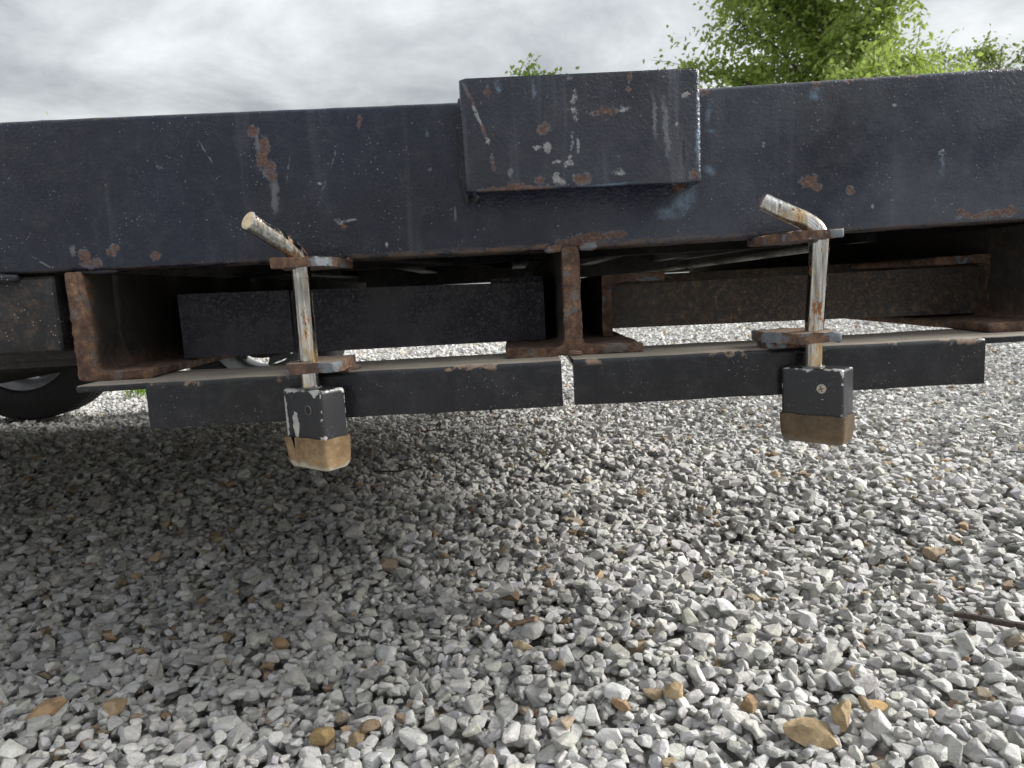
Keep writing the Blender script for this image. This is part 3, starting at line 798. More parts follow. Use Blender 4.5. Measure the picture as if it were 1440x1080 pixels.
# wheels, axles, fenders
def make_wheel(x, y, out):
    rot = Matrix.Translation((x, y, 0.328)) @ Matrix.Rotation(rad(-90 * out), 4, 'X')     # local z points outwards
    w = bpy.data.objects.new('wheel', None); col.objects.link(w); w.parent = trailer
    w.location = Vector((x, y, 0.328)) - Vector(TR)
    off = (x, y, 0.328)
    b = bmesh.new()
    hw = 0.1
    prof = [(0.196, -0.085), (0.215, -0.092), (0.255, -0.104), (0.295, -0.1), (0.318, -0.09), (0.328, -0.078)]
    z = -0.078
    for g in (-0.05, -0.018, 0.018, 0.05):
        prof += [(0.331, g - 0.005), (0.324, g - 0.004), (0.324, g + 0.004), (0.331, g + 0.005)]
    prof += [(0.328, 0.078), (0.318, 0.09), (0.295, 0.1), (0.255, 0.104), (0.215, 0.092), (0.196, 0.085)]
    lathe(b, prof, 72, rot); ty = obj('tyre', b, M['rubber'], w, off)
    b = bmesh.new()
    lathe(b, [(0.198, -0.088), (0.204, -0.094), (0.207, -0.09), (0.200, -0.082), (0.186, -0.07), (0.172, -0.045), (0.168, 0.0), (0.17, 0.05), (0.186, 0.07), (0.2, 0.082), (0.207, 0.09), (0.204, 0.094), (0.196, 0.088),
              (0.18, 0.074), (0.164, 0.052), (0.162, 0.0), (0.166, -0.047), (0.181, -0.074)], 72, rot)
    # spoked disc with openings
    n = 5
    for k in range(n):
        a0 = 2 * math.pi * k / n
        ring = []
        for rr, hw_ in ((0.05, 0.62), (0.1, 0.40), (0.14, 0.30), (0.168, 0.36)):
            ring.append((rr, hw_))
        def pt(r_, a, h):
            return b.verts.new(rot @ Vector((r_ * math.cos(a), r_ * math.sin(a), h)))
        prev = None
        for rr, hw_ in ring:
            h = 0.035 - 0.1 * (rr - 0.05)
            cur = [pt(rr, a0 - hw_, h), pt(rr, a0 + hw_, h), pt(rr, a0 + hw_, h - 0.012), pt(rr, a0 - hw_, h - 0.012)]
            if prev:
                for q in range(4):
                    b.faces.new((prev[q], prev[(q + 1) % 4], cur[(q + 1) % 4], cur[q]))
            prev = cur
    lathe(b, [(0.0, 0.06), (0.035, 0.058), (0.04, 0.036), (0.075, 0.036), (0.078, 0.02), (0.0, 0.018)], 40, rot, closed=False)
    obj('rim', b, M['rim'], w, off)
    b = bmesh.new()
    lathe(b, [(0.0, 0.015), (0.125, 0.015), (0.13, 0.01), (0.13, -0.06), (0.05, -0.065), (0.05, -0.12), (0.0, -0.12)], 40, rot, closed=False)
    obj('brake_drum', b, M['frame'], w, off)
    return w
for x in (-1.0, -1.95):
    make_wheel(x, 2.2, 1)
    b = bmesh.new(); tube(b, [(x, 0.07, 0.328), (x, 2.09, 0.328)], 0.032, 20); part('axle', b, M['frame'])
for y in (0.02, 1.93):
    b = bmesh.new()
    tube(b, [(x, y + 0.03, 0.37 + 0.05 * abs(math.sin((x + 0.95) / 1.0 * math.pi))) for x in frange(-2.4, -0.62, 0.07)], 0.022, 8)
    part('leaf_spring', b, M['frame'])
# ------------------------------------------------------------------ loading ramps in the slots
RA = (-0.165, 0.8, 0.367)
ramp = empty('loading_ramp', RA)
tag(ramp, 'pitted black steel loading ramp stowed in the slot left of the rusty tee', 'ramp', 'loading ramps stowed under the trailer')
def rpart(name, bm, mat, root, off, smooth=35):
    return obj(name, bm, mat, root, off, smooth)
def slab_fn(x, y, z):
    return (x, y + 0.0004 * mnoise.noise(Vector((x * 18, z * 20, 3))), z)
bm = bmesh.new()
prism(bm, roundpoly([(-0.245, 0.3682), (-0.245, 0.4395), (0.0415, 0.4338), (0.0415, 0.3682)], 0.0015, 3), 'Y', [0.091, 0.10], slab_fn)
rpart('cross_bar', bm, M['ramp_dark'], ramp, RA)
bm = bmesh.new()
prism(bm, roundpoly([(-0.371, 0.3690), (-0.371, 0.4415), (-0.2455, 0.4395), (-0.2455, 0.3690)], 0.002, 3), 'Y', [0.088, 0.10], slab_fn)
rpart('end_plate', bm, M['ramp_dark'], ramp, RA)
for s, x in ((1, -0.371), (-1, 0.0415)):
    bm = bmesh.new()
    prism(bm, [(x, 0.3675), (x, 0.440), (x + s * 0.06, 0.440), (x + s * 0.06, 0.432), (x + s * 0.009, 0.432), (x + s * 0.009, 0.3675)], 'Y', [0.1005, 1.44])
    rpart('side_rail', bm, M['ramp_dark'], ramp, RA)
for k in range(6):
    y = 0.30 + k * 0.205
    bm = bmesh.new()
    prism(bm, [(y, 0.372), (y, 0.4315), (y + 0.05, 0.4315), (y + 0.05, 0.425), (y + 0.007, 0.425), (y + 0.007, 0.372)], 'X', [-0.3615, 0.032])
    rpart('rung', bm, M['ramp_dark'], ramp, RA)

RB = (0.336, 0.8, 0.367)
ramp2 = empty('loading_ramp', RB)
tag(ramp2, 'rust browned steel loading ramp stowed in the slot right of the rusty tee', 'ramp', 'loading ramps stowed under the trailer')
for s, x in ((1, 0.1082), (-1, 0.5645)):
    bm = bmesh.new()
    prism(bm, dense(roundpoly([(x, 0.3678), (x, 0.4372), (x + s * 0.0735, 0.4372), (x + s * 0.0735, 0.4285), (x + s * 0.0115, 0.4285), (x + s * 0.0115, 0.3678)],
                        [0.002, 0.002, 0.004, 0.004, 0.004, 0.002], 4), 0.005), 'Y', [0.099, 0.103, 0.11, 0.14, 0.3, 0.8, 1.44], rusty_edge, bev=0.0008)
    rpart('side_rail', bm, M['ramp_end'], ramp2, RB, 50)
bm = bmesh.new()
prism(bm, roundpoly([(0.1185, 0.3750), (0.1185, 0.4252), (0.5535, 0.4255), (0.5535, 0.3700)], 0.0015, 3), 'Y', [0.117, 0.124], slab_fn)
rpart('cross_bar', bm, M['ramp_brown'], ramp2, RB)
for k in range(6):
    y = 0.30 + k * 0.205
    bm = bmesh.new()
    prism(bm, [(y, 0.372), (y, 0.4365), (y + 0.05, 0.4365), (y + 0.05, 0.430), (y + 0.007, 0.430), (y + 0.007, 0.372)], 'X', [0.121, 0.552])
    rpart('rung', bm, M['ramp_brown'], ramp2, RB)

# ------------------------------------------------------------------ bent pin locks
W, D = 0.0569, 0.0290
def rrect(hx, hy, r, n=6):
    return roundpoly([(-hx, -hy), (hx, -hy), (hx, hy), (-hx, hy)], r, n)

def make_lock(cx, cy, deg, zt, zb, z0, label, pin_mat_, path, body_patches, boot_m, torn, seed, plug):
    root = empty('pin_lock', (cx, cy, z0), rad(deg))
    tag(root, label, 'lock', 'bent pin locks through the lugs')
    H = zt - z0
    inv = (Matrix.Translation((cx, cy, z0)) @ Matrix.Rotation(rad(deg), 4, 'Z')).inverted()
    hz = (H - 0.006) / 2
    # body, its mesh centred on its own origin so that wear follows its edges
    bm = bmesh.new()
    rbox(bm, (-W / 2, -D / 2, -hz), (W / 2, D / 2, hz), 0.0042, 4)
    body = obj('lock_body', bm, lock_mat('chipped_black_lock_paint', W / 2, D / 2, hz, body_patches, seed), root)
    body.location = (0, 0, 0.006 + hz)
    # rubber boot: a cup with thin walls (one of them split)
    top = zb - z0 + 0.001
    bm = bmesh.new()
    lv = [(0.0, -0.0055), (0.0012, -0.0018), (0.006, 0.0006), (0.012, 0.0012), (top * 0.6, 0.0016), (top, 0.002)]
    base = dense(rrect(W / 2, D / 2, 0.005), 0.003)
    # start the loop on the front face (y = -D/2), a fifth of the way along
    k0 = min(range(len(base)), key=lambda i: (base[i][0] + W / 2 - 0.0135) ** 2 + (base[i][1] + D / 2) ** 2)
    base = base[k0:] + base[:k0] + [base[k0]]
    N = len(base)
    def lay(inset, flip):
        rings = []
        for (z, g) in lv:
            g = g - inset
            sx, sy = (W / 2 + g) / (W / 2), (D / 2 + g) / (D / 2)
            ring = []
            for i, (x, y) in enumerate(base):
                x2, y2 = x * sx, y * sy
                if torn:
                    t = max(0.0, (z - 0.008) / (top - 0.008))
                    if i == 0: x2 += 0.0026 * t; y2 -= 0.0004 * t
                    if i == N - 1: x2 -= 0.0022 * t; y2 -= 0.003 * t
                    if i in (N - 2, N - 3, N - 4): y2 -= 0.0024 * t; x2 -= 0.001 * t
                zz = z + 0.0009 * mnoise.noise(Vector((i * 0.16, seed, 1))) * (z / top) ** 3
                if inset and z < 0.004: zz += 0.002
                ring.append(bm.verts.new((x2, y2, zz)))
            rings.append(ring)
        for a, b in zip(rings, rings[1:]):
            for i in range(N - 1):
                f = (a[i], a[i + 1], b[i + 1], b[i])
                bm.faces.new(f[::-1] if flip else f)
        return rings
    o_, i_ = lay(0.0, False), lay(0.0018, True)
    for i in range(N - 1):
        bm.faces.new((o_[-1][i], o_[-1][i + 1], i_[-1][i + 1], i_[-1][i]))
    for e in (0, N - 1):
        for a in range(len(lv) - 1):
            bm.faces.new((o_[a][e], o_[a + 1][e], i_[a + 1][e], i_[a][e]))
    bm.faces.new(o_[0][:-1][::-1])
    obj('rubber_boot', bm, boot_m, root, smooth=40)
    # round plug or key hole ring on the broad face, its inner shade a black disc
    pm = Matrix.Translation((0.0095, -D / 2, H - 0.0185)) @ Matrix.Rotation(rad(90), 4, 'X')
    bm = bmesh.new()
    if plug:
        lathe(bm, [(0.0, 0.0009), (0.0036, 0.0010), (0.0043, 0.0006), (0.0045, -0.001), (0.0, -0.001)], 28, pm, closed=False)
        pl = obj('plug', bm, M['plug'], root)
        bm = bmesh.new()
        for a in (20, 110):
            rbox(bm, (-0.0026, -0.0006, 0.00085), (0.0026, 0.0006, 0.00115), 0.0, mat=pm @ Matrix.Rotation(rad(a), 4, 'Z'))
        obj('cross_slot', bm, M['rusty_end'], pl)
    else:
        lathe(bm, [(0.0045, 0.0004), (0.0040, 0.0008), (0.0034, 0.0003), (0.0032, -0.004), (0.0045, -0.004)], 28, pm)
        kr = obj('key_hole', bm, M['plugring'], root)
        bm = bmesh.new()
        lathe(bm, [(0.0, 0.0006), (0.0037, 0.0006), (0.0037, -0.003), (0.0, -0.003)], 24, pm, closed=False)
        obj('hole_shade_disc', bm, M['hole_shade'], kr)
    # bent pin
    pts = [inv @ Vector(p) for p in path]
    dens = []
    for i in range(len(pts) - 1):                         # Catmull-Rom through the path
        p0, p1, p2, p3 = pts[max(i - 1, 0)], pts[i], pts[i + 1], pts[min(i + 2, len(pts) - 1)]
        for k in range(10):
            t = k / 10
            dens.append(0.5 * ((2 * p1) + (p2 - p0) * t + (2 * p0 - 5 * p1 + 4 * p2 - p3) * t * t + (3 * p1 - p0 - 3 * p2 + p3) * t ** 3))
    dens.append(pts[-1])
    R = 0.0086
    rr = [R] * len(dens)
    d = (dens[-1] - dens[-2]).normalized()
    dens += [dens[-1] + d * 0.0006]
    rr[-1] = R; rr.append(R * 0.93)
    bm = bmesh.new(); tube(bm, dens, rr, 26)
    pin = obj('bent_pin', bm, pin_mat_, root)
    bm = bmesh.new()
    e = dens[-1]
    lathe(bm, [(0.0, 0.0006), (R * 0.75, 0.0005), (R * 0.92, 0.0), (R * 0.92, -0.001), (0.0, -0.001)], 26,
          Matrix.Translation(e) @ d.to_track_quat('Z', 'Y').to_matrix().to_4x4(), closed=False)
    obj('pin_end', bm, M['pin_end'], pin)
    # collar where the pin enters the body
    bm = bmesh.new()
    c = inv @ Vector(path[0]); c.z = H
    lathe(bm, [(R * 1.02, -0.001), (R * 1.25, -0.001), (R * 1.22, 0.0011), (R * 1.02, 0.0014)], 26, Matrix.Translation(c))
    obj('collar', bm, M['plugring'], root)
    return root

M['plug'] = simple('worn_steel_plug', (0.45, 0.42, 0.37), 0.5, 0.4, var=0.45, scale=220)
M['plugring'] = simple('dull_steel', (0.16, 0.16, 0.16), 0.5, 0.5, var=0.3, scale=150)
M['hole_shade'] = simple('black_hole_shade', (0.008, 0.008, 0.008), 0.7)
make_lock(-0.1862, -0.0605, -37.9, 0.3464, 0.3001, 0.2705, 'bent pin lock at left, tan rubber boot split, ivory pin end facing the viewer',
          M['pin_a'], [(-0.1882, -0.0605, 0.338), (-0.1880, -0.0605, 0.37), (-0.1875, -0.0605, 0.42), (-0.1873, -0.0605, 0.452), (-0.1878, -0.062, 0.4655), (-0.1945, -0.072, 0.4775), (-0.2045, -0.0865, 0.4875), (-0.2160, -0.1025, 0.4975)],
          [(-0.011, -D / 2, 0.002, 0.0045, 0.004, 0.0125), (-0.0255, -D / 2, 0.006, 0.0028, 0.004, 0.022), (-0.016, -D / 2, 0.034, 0.014, 0.006, 0.0022), (0.020, -D / 2, 0.033, 0.006, 0.006, 0.004), (0.0265, 0.013, 0.034, 0.004, 0.004, 0.004), (0.027, -0.0145, -0.0085, 0.004, 0.004, 0.002)],
          boot_mat('tan_rubber', (0.145, 0.09, 0.042), (0.33, 0.225, 0.12), 0.9), True, 1.3, False)
make_lock(0.2865, -0.0605, -44.0, 0.3405, 0.2958, 0.2690, 'bent pin lock at right, intact brown rubber boot and round screw plug',
          M['pin_b'], [(0.2826, -0.0605, 0.332), (0.2834, -0.0605, 0.37), (0.2862, -0.0605, 0.42), (0.2880, -0.0605, 0.449), (0.2877, -0.060, 0.4625), (0.2800, -0.056, 0.4735), (0.2650, -0.0485, 0.4835), (0.2450, -0.039, 0.4960)],
          [(0.022, -D / 2, 0.0345, 0.006, 0.006, 0.0035), (-0.004, -D / 2, 0.0355, 0.02, 0.004, 0.0012), (0.011, -D / 2, 0.005, 0.0012, 0.003, 0.0008), (-0.004, -D / 2, -0.012, 0.001, 0.003, 0.001)],
          boot_mat('brown_rubber', (0.06, 0.039, 0.02), (0.125, 0.084, 0.042), 0.12), False, 4.1, True)

# ------------------------------------------------------------------ gravel
CAMX, CAMY = 0.0, -0.72
def stone_proto(r, npts, flat):
    """An angular crushed-stone hull, long axis 1 (half length)."""
    ax = np.array([1.0, r.uniform(0.6, 0.92), r.uniform(0.4, 0.7) * flat])
    p = r.normal(size=(npts, 3)); p /= np.linalg.norm(p, axis=1)[:, None]
    e = 0.62                                    # pushed towards a box, for angular shapes
    p = np.sign(p) * np.abs(p) ** e
    p /= (np.abs(p) ** 3).sum(1)[:, None] ** (1 / 3)
    p *= r.uniform(0.8, 1.08, size=(npts, 1))
    return p * ax

def hull(pts):
    b = bmesh.new()
    vs = [b.verts.new(p) for p in pts]
    g = bmesh.ops.convex_hull(b, input=vs)
    dead = [v for v in b.verts if not v.link_faces]
    bmesh.ops.delete(b, geom=dead, context='VERTS')
    bmesh.ops.recalc_face_normals(b, faces=b.faces[:])
    return b

def bm_arrays(b):
    bmesh.ops.triangulate(b, faces=b.faces[:])
    b.verts.index_update()
    V = np.array([v.co[:] for v in b.verts], dtype=np.float32)
    F = np.array([[v.index for v in f.verts] for f in b.faces], dtype=np.int32)
    return V, F

NP = 28
protos = []                                     # (hi V,F), (mid V,F), (far V,F), hull planes
pr_rng = np.random.default_rng(5)
for k in range(NP):
    pts = stone_proto(pr_rng, 15, 1.0)
    b = hull(pts)
    planes = np.array([[*f.normal, f.normal.dot(f.verts[0].co)] for f in b.faces])
    mid = bm_arrays(b.copy())
    bmesh.ops.dissolve_limit(b, angle_limit=rad(14), verts=b.verts[:], edges=b.edges[:])
    bmesh.ops.bevel(b, geom=b.edges[:], offset=0.075, segments=1, affect='EDGES', clamp_overlap=True)
    bmesh.ops.triangulate(b, faces=b.faces[:])
    bmesh.ops.remove_doubles(b, verts=b.verts[:], dist=0.02)
    for v in b.verts:                           # broken-face unevenness
        v.co += mnoise.noise_vector(v.co * 2.3 + Vector((k * 7.0, 0, 0))) * 0.045
    hi = bm_arrays(b); b.free()
    b = hull(pts[:8]); far = bm_arrays(b); b.free()
    protos.append((hi, mid, far, planes))

NO = 12
orients = []
for k in range(NP):
    L = []
    for j in range(NO):
        yaw = pr_rng.uniform(0, 2 * math.pi)
        tilt = abs(pr_rng.normal(0, 0.32)); ta = pr_rng.uniform(0, 2 * math.pi)
        m = Matrix.Rotation(tilt, 3, Vector((math.cos(ta), math.sin(ta), 0))) @ Matrix.Rotation(yaw, 3, 'Z')
        L.append(np.array(m))
    orients.append(L)
SIZES = 0.745 * np.array([0.0048, 0.0064, 0.008, 0.0095, 0.011, 0.0126, 0.0143, 0.0163, 0.0187, 0.0225])   # half lengths, metres
SPROB = np.array([0.13, 0.15, 0.16, 0.15, 0.13, 0.105, 0.08, 0.05, 0.03, 0.015]); SPROB /= SPROB.sum()
CELL = 0.003
profiles = {}
def profile(k, j, s):
    key = (k, j, s)
    if key not in profiles:
        sz = SIZES[s]
        pl = protos[k][3]
        n = pl[:, :3] @ orients[k][j].T
        d = pl[:, 3] * sz
        h = int(math.ceil(sz * 1.15 / CELL))
        g = np.arange(-h, h + 1) * CELL
        gx, gy = np.meshgrid(g, g, indexing='ij')
        num = d[:, None, None] - n[:, 0, None, None] * gx - n[:, 1, None, None] * gy
        up, lo = n[:, 2] > 1e-3, n[:, 2] < -1e-3
        zu = (num[up] / n[up, 2][:, None, None]).min(0)
        zl = (num[lo] / n[lo, 2][:, None, None]).max(0)
        mk = zu > zl
        profiles[key] = (h, zu.astype(np.float32), zl.astype(np.float32), mk)
    return profiles[key]

GX0, GX1, GY0, GY1 = -3.35, 3.35, -0.42, 3.3
nx, ny = int((GX1 - GX0) / CELL), int((GY1 - GY0) / CELL)
gxs = GX0 + (np.arange(nx) + 0.5) * CELL
gys = GY0 + (np.arange(ny) + 0.5) * CELL
Hm = (terrain(gxs[:, None], gys[None, :]) - 0.022).astype(np.float32)
H0 = Hm.copy()
ID = -np.ones((nx, ny), dtype=np.int32)

def half_width(y):
    return 0.78 * (y - CAMY) + 0.22
zones = [(-0.42, 0.75, 21000), (0.75, 1.9, 12500), (1.9, 3.28, 5000)]
recs = []                                       # k, j, s, x, y, z
g_rng = np.random.default_rng(3)
for (ya, yb, dens_) in zones:
    area = 0.78 * ((yb - CAMY) ** 2 - (ya - CAMY) ** 2) + 0.44 * (yb - ya)
    n = int(area * dens_)
    # candidate places: uniform over the widening view
    m = n * 3
    yy_ = g_rng.uniform(ya, yb, m * 2)
    keep = g_rng.random(m * 2) < half_width(yy_) / half_width(yb)
    yy_ = yy_[keep][:m]
    m = len(yy_) // 3 * 3
    yy_ = yy_[:m]
    xx_ = g_rng.uniform(-1, 1, m) * half_width(yy_)
    ks = g_rng.integers(0, NP, m); js = g_rng.integers(0, NO, m)
    ss = g_rng.choice(len(SIZES), m, p=SPROB)
    if yb > 1.9:
        ss = np.minimum(ss + 2, len(SIZES) - 1)
    elif yb > 0.8:
        ss = np.minimum(ss + (g_rng.random(m) < 0.6), len(SIZES) - 1)
    ix = ((xx_ - GX0) / CELL).astype(int); iy = ((yy_ - GY0) / CELL).astype(int)
    for q in range(0, m, 3):
        a = min((q, q + 1, q + 2), key=lambda c: Hm[ix[c], iy[c]] - H0[ix[c], iy[c]])
        k, j, s = int(ks[q]), int(js[q]), int(ss[q])
        h, zu, zl, mk = profile(k, j, s)
        i0, j0 = ix[a] - h, iy[a] - h
        if i0 < 0 or j0 < 0 or i0 + 2 * h + 1 > nx or j0 + 2 * h + 1 > ny:
            continue
        P = Hm[i0:i0 + 2 * h + 1, j0:j0 + 2 * h + 1]
        df = np.sort((P - zl)[mk])
        if len(df) == 0:
            continue
        z = float(df[int(len(df) * 0.74)])
        top = np.where(mk, z + zu, -9.0)
        win = top > P
        P[win] = top[win]
        ID[i0:i0 + 2 * h + 1, j0:j0 + 2 * h + 1][win] = len(recs)
        recs.append((k, j, s, GX0 + (ix[a] + 0.5) * CELL, GY0 + (iy[a] + 0.5) * CELL, z))
recs = np.array(recs)
cnt = np.bincount(ID[ID >= 0], minlength=len(recs))
vis = cnt >= 2
def surf(x, y, r=0.012):
    i, j = int((x - GX0) / CELL), int((y - GY0) / CELL); k = max(1, int(r / CELL))
    return float(np.quantile(Hm[i - k:i + k + 1, j - k:j + k + 1], 0.6))

def stone_colours(n, r, tan=0.032):
    base = np.clip(r.normal(0.51, 0.075, n), 0.32, 0.66)
    c = np.stack([base, base * r.normal(0.985, 0.012, n), base * r.normal(0.94, 0.03, n)], 1)
    u = r.random(n)
    t = u < tan
    tb = r.uniform(0.27, 0.5, n)
    gr_ = r.uniform(0.68, 0.8, n)
    c[t] = 0.9 * np.stack([tb, tb * (gr_ + 0.03), tb * (gr_ - r.uniform(0.17, 0.28, n))], 1)[t]
    w = (u > 0.93)
    c[w] = c[w] * 1.15
    dk = (u > 0.86) & ~w
    c[dk] *= 0.68
    return c

kk, jj, sz_ = recs[:, 0].astype(int), recs[:, 1].astype(int), recs[:, 2].astype(int)
dist = np.hypot(recs[:, 3] - CAMX, recs[:, 4] - CAMY)
order = np.argsort(dist)
order = order[vis[order]]
hi_set = np.zeros(len(recs), bool); hi_set[order[:6500]] = True
cols_all = stone_colours(len(recs), np.random.default_rng(21))
VV, FF, CC = [], [], []
vo = 0
def emit(V, F, Rm, s, pos, c):
    """Add many copies of one shape: pos (n,3), s (n,), c (n,3)."""
    global vo
    n = len(pos)
    if n == 0:
        return
    A = (V @ Rm.T)[None] * s[:, None, None] + pos[:, None, :]
    VV.append(A.reshape(-1, 3).astype(np.float32))
    FF.append((F[None] + (vo + np.arange(n) * len(V))[:, None, None]).reshape(-1, 3).astype(np.int32))
    CC.append(np.repeat(c, len(V), 0).astype(np.float32))
    vo += n * len(V)
for k in range(NP):
    for j in range(NO):
        sel = vis & (kk == k) & (jj == j)
        for lod, ss_ in ((0, sel & hi_set), (1, sel & ~hi_set & (dist < 1.9)), (2, sel & (dist >= 1.9))):
            V, F = protos[k][lod]
            emit(V, F, orients[k][j], SIZES[sz_[ss_]], recs[ss_, 3:6], cols_all[ss_])
# farther out: one scattered layer, sized up a little
f_rng = np.random.default_rng(8)
ya, yb = 3.2, 7.2
area = 0.78 * ((yb - CAMY) ** 2 - (ya - CAMY) ** 2)
n = int(area * 1200)
fy_ = f_rng.uniform(ya, yb, n * 2)
fy_ = fy_[f_rng.random(n * 2) < (fy_ - CAMY) / (yb - CAMY)][:n]
n = len(fy_)
fx_ = f_rng.uniform(-1, 1, n) * (0.78 * (fy_ - CAMY) + 0.2)
fz_ = terrain(fx_, fy_) * 0.5 + f_rng.normal(-0.008, 0.006, n)
fs_ = f_rng.uniform(0.013, 0.024, n)
fc_ = stone_colours(n, f_rng)
fk_ = f_rng.integers(0, NP, n); fj_ = f_rng.integers(0, NO, n)
for k in range(NP):
    for j in range(NO):
        q = (fk_ == k) & (fj_ == j)
        V, F = protos[k][2]
        emit(V, F, orients[k][j], fs_[q], np.stack([fx_, fy_, fz_], 1)[q], fc_[q])

def np_mesh(name, V, F, C=None, attr=None):
    me = bpy.data.meshes.new(name)
    me.vertices.add(len(V)); me.vertices.foreach_set('co', V.ravel())
    nf, w = F.shape
    me.loops.add(nf * w); me.loops.foreach_set('vertex_index', F.ravel())
    me.polygons.add(nf)
    me.polygons.foreach_set('loop_start', np.arange(0, nf * w, w, dtype=np.int32))
    me.polygons.foreach_set('loop_total', np.full(nf, w, dtype=np.int32))
    if C is not None:
        a = me.attributes.new(attr, 'FLOAT_COLOR' if C.ndim == 2 else 'FLOAT', 'POINT')
        if C.ndim == 2:
            a.data.foreach_set('color', np.concatenate([C, np.ones((len(C), 1), np.float32)], 1).ravel().astype(np.float32))
        else:
            a.data.foreach_set('value', C.astype(np.float32))
    me.polygons.foreach_set('use_smooth', np.zeros(nf, dtype=bool))
    me.update(calc_edges=True)
    return me
me = np_mesh('gravel', np.concatenate(VV), np.concatenate(FF), np.concatenate(CC), 'stone_colour')
me.materials.append(M['gravel'])
gravel = bpy.data.objects.new('gravel', me); col.objects.link(gravel)
tag(gravel, 'loose grey crushed limestone gravel with scattered tan pieces', 'gravel', kind='stuff')
print('gravel stones', len(recs), int(vis.sum()), 'tris', sum(len(f) for f in FF))
del VV, FF, CC

# ------------------------------------------------------------------ single stones that stand out from the gravel
def stone_mat(name, c):
    t = NT(name)
    n = t.noise(70, 6, 0.7)
    cc = t.mix(t.sm(n, 0.3, 0.72), tuple(v * 0.62 for v in c), tuple(min(1, v * 1.2) for v in c))
    cc = t.mix(t.math('MULTIPLY', t.sm(t.noise(330, 4, 0.65), 0.58, 0.72), 0.3), cc, (0.55, 0.5, 0.42))
    return t.fin(cc, 0.9, 0.0, t.bump(t.noise(140, 7, 0.7), 0.6, 0.0025), 0.3)
def single_stone(seed, x, y, half, ax, yaw, tilt, c, label):
    """A stone cut by random planes out of a rounded block, then roughened; ax = its half axes over its half length."""
    r = np.random.default_rng(seed)
    b = bmesh.new()
    bmesh.ops.create_icosphere(b, subdivisions=4, radius=1.0)
    V = np.array([v.co[:] for v in b.verts])
    for q in range(15):
        d = r.normal(size=3); d /= np.linalg.norm(d)
        h = r.uniform(0.58, 0.82)
        over = np.maximum(0, V @ d - h)
        V -= over[:, None] * d * 0.97
    V *= np.array(ax)
    m = np.array(Matrix.Rotation(tilt, 3, 'X') @ Matrix.Rotation(yaw, 3, 'Z')) if tilt >= 0 else np.array(Matrix.Rotation(yaw, 3, 'Z') @ Matrix.Rotation(-tilt, 3, 'Y'))
    for v, p in zip(b.verts, V):
        p = Vector(m @ p)
        p += mnoise.noise_vector(p * 3.1 + Vector((seed, 0, 0))) * 0.05 + mnoise.noise_vector(p * 9 + Vector((seed, 4, 0))) * 0.016
        v.co = p * half * 1.05
    zmin = min(v.co.z for v in b.verts)
    hgt = max(v.co.z for v in b.verts) - zmin
    o = obj('stone', b, stone_mat('ochre_stone', c), smooth=28)
    o.location = (x, y, surf(x, y, half * 0.7) - zmin - hgt * 0.28)
    tag(o, label, 'stone', 'tan and brown stones lying on the grey gravel')
TAN, BRN, GLD, ORG = (0.38, 0.27, 0.16), (0.23, 0.17, 0.105), (0.42, 0.315, 0.185), (0.35, 0.235, 0.135)
for i, a in enumerate([
    (-0.515, -0.010, 0.026, (1, 0.5, 0.4), 0.75, 0.2, ORG, 'long pointed orange tan stone near the lower left corner'),
    (-0.210, -0.064, 0.0135, (1, 0.85, 0.8), 0.2, 0.1, (0.3, 0.21, 0.1), 'rounded brown stone at the bottom, below the left lock'),
    (0.253, -0.128, 0.026, (1, 0.62, 0.42), -0.15, 0.5, GLD, 'largest ochre stone, a broad wedge at the bottom edge right of centre'),
    (0.281, -0.128, 0.017, (0.6, 0.6, 1), 0.3, 0.25, GLD, 'upright ochre stone just right of the largest ochre wedge'),
    (0.2155, -0.073, 0.0155, (0.5, 0.5, 1.1), 0.6, 0.2, ORG, 'narrow upright orange brown shard up and left of the largest ochre wedge'),
    (0.1495, -0.046, 0.0115, (1, 0.85, 0.8), 0.3, 0.2, GLD, 'blocky golden stone near the bottom, right of centre'),
    (0.0923, -0.0615, 0.0155, (1, 0.45, 0.45), -0.9, 0.3, ORG, 'thin slanting orange brown shard left of the blocky golden stone'),
    (0.625, 0.3045, 0.0175, (1, 0.85, 0.7), 0.1, 0.2, (0.42, 0.33, 0.22), 'large rounded beige stone on bright gravel, right of the right lock'),
    (-0.397, 0.167, 0.015, (1, 0.62, 0.6), 0.1, 0.15, BRN, 'brown oval stone among the dim gravel at left'),
    (-0.312, 0.135, 0.014, (1, 0.6, 0.6), -0.3, 0.25, ORG, 'orange chunk just right of the brown oval stone at left'),
    (0.330, -0.092, 0.0155, (1, 0.5, 0.5), 0.05, 0.1, (0.4, 0.27, 0.12), 'lumpy elongated tan stone in the lower right, right of the narrow shard'),
    (-0.005, 0.051, 0.014, (1, 0.5, 0.45), -0.7, 0.2, (0.46, 0.36, 0.23), 'elongated pale tan stone in the lower middle'),
    (0.345, -0.0255, 0.0125, (1, 0.8, 0.5), 0.4, 0.4, (0.36, 0.26, 0.16), 'brownish wedge stone in the lower right, above the lumpy tan stone'),
    (-0.1607, -0.0624, 0.0115, (1, 0.75, 0.7), 0.5, 0.3, BRN, 'brown block of stone just right of the rounded brown stone'),
    (0.0, 0.978, 0.0135, (1, 0.9, 0.8), 0.5, 0.3, (0.34, 0.23, 0.13), 'small brown stone in the hollow below the gap between lower rails'),
]):
    single_stone(100 + i, *a)

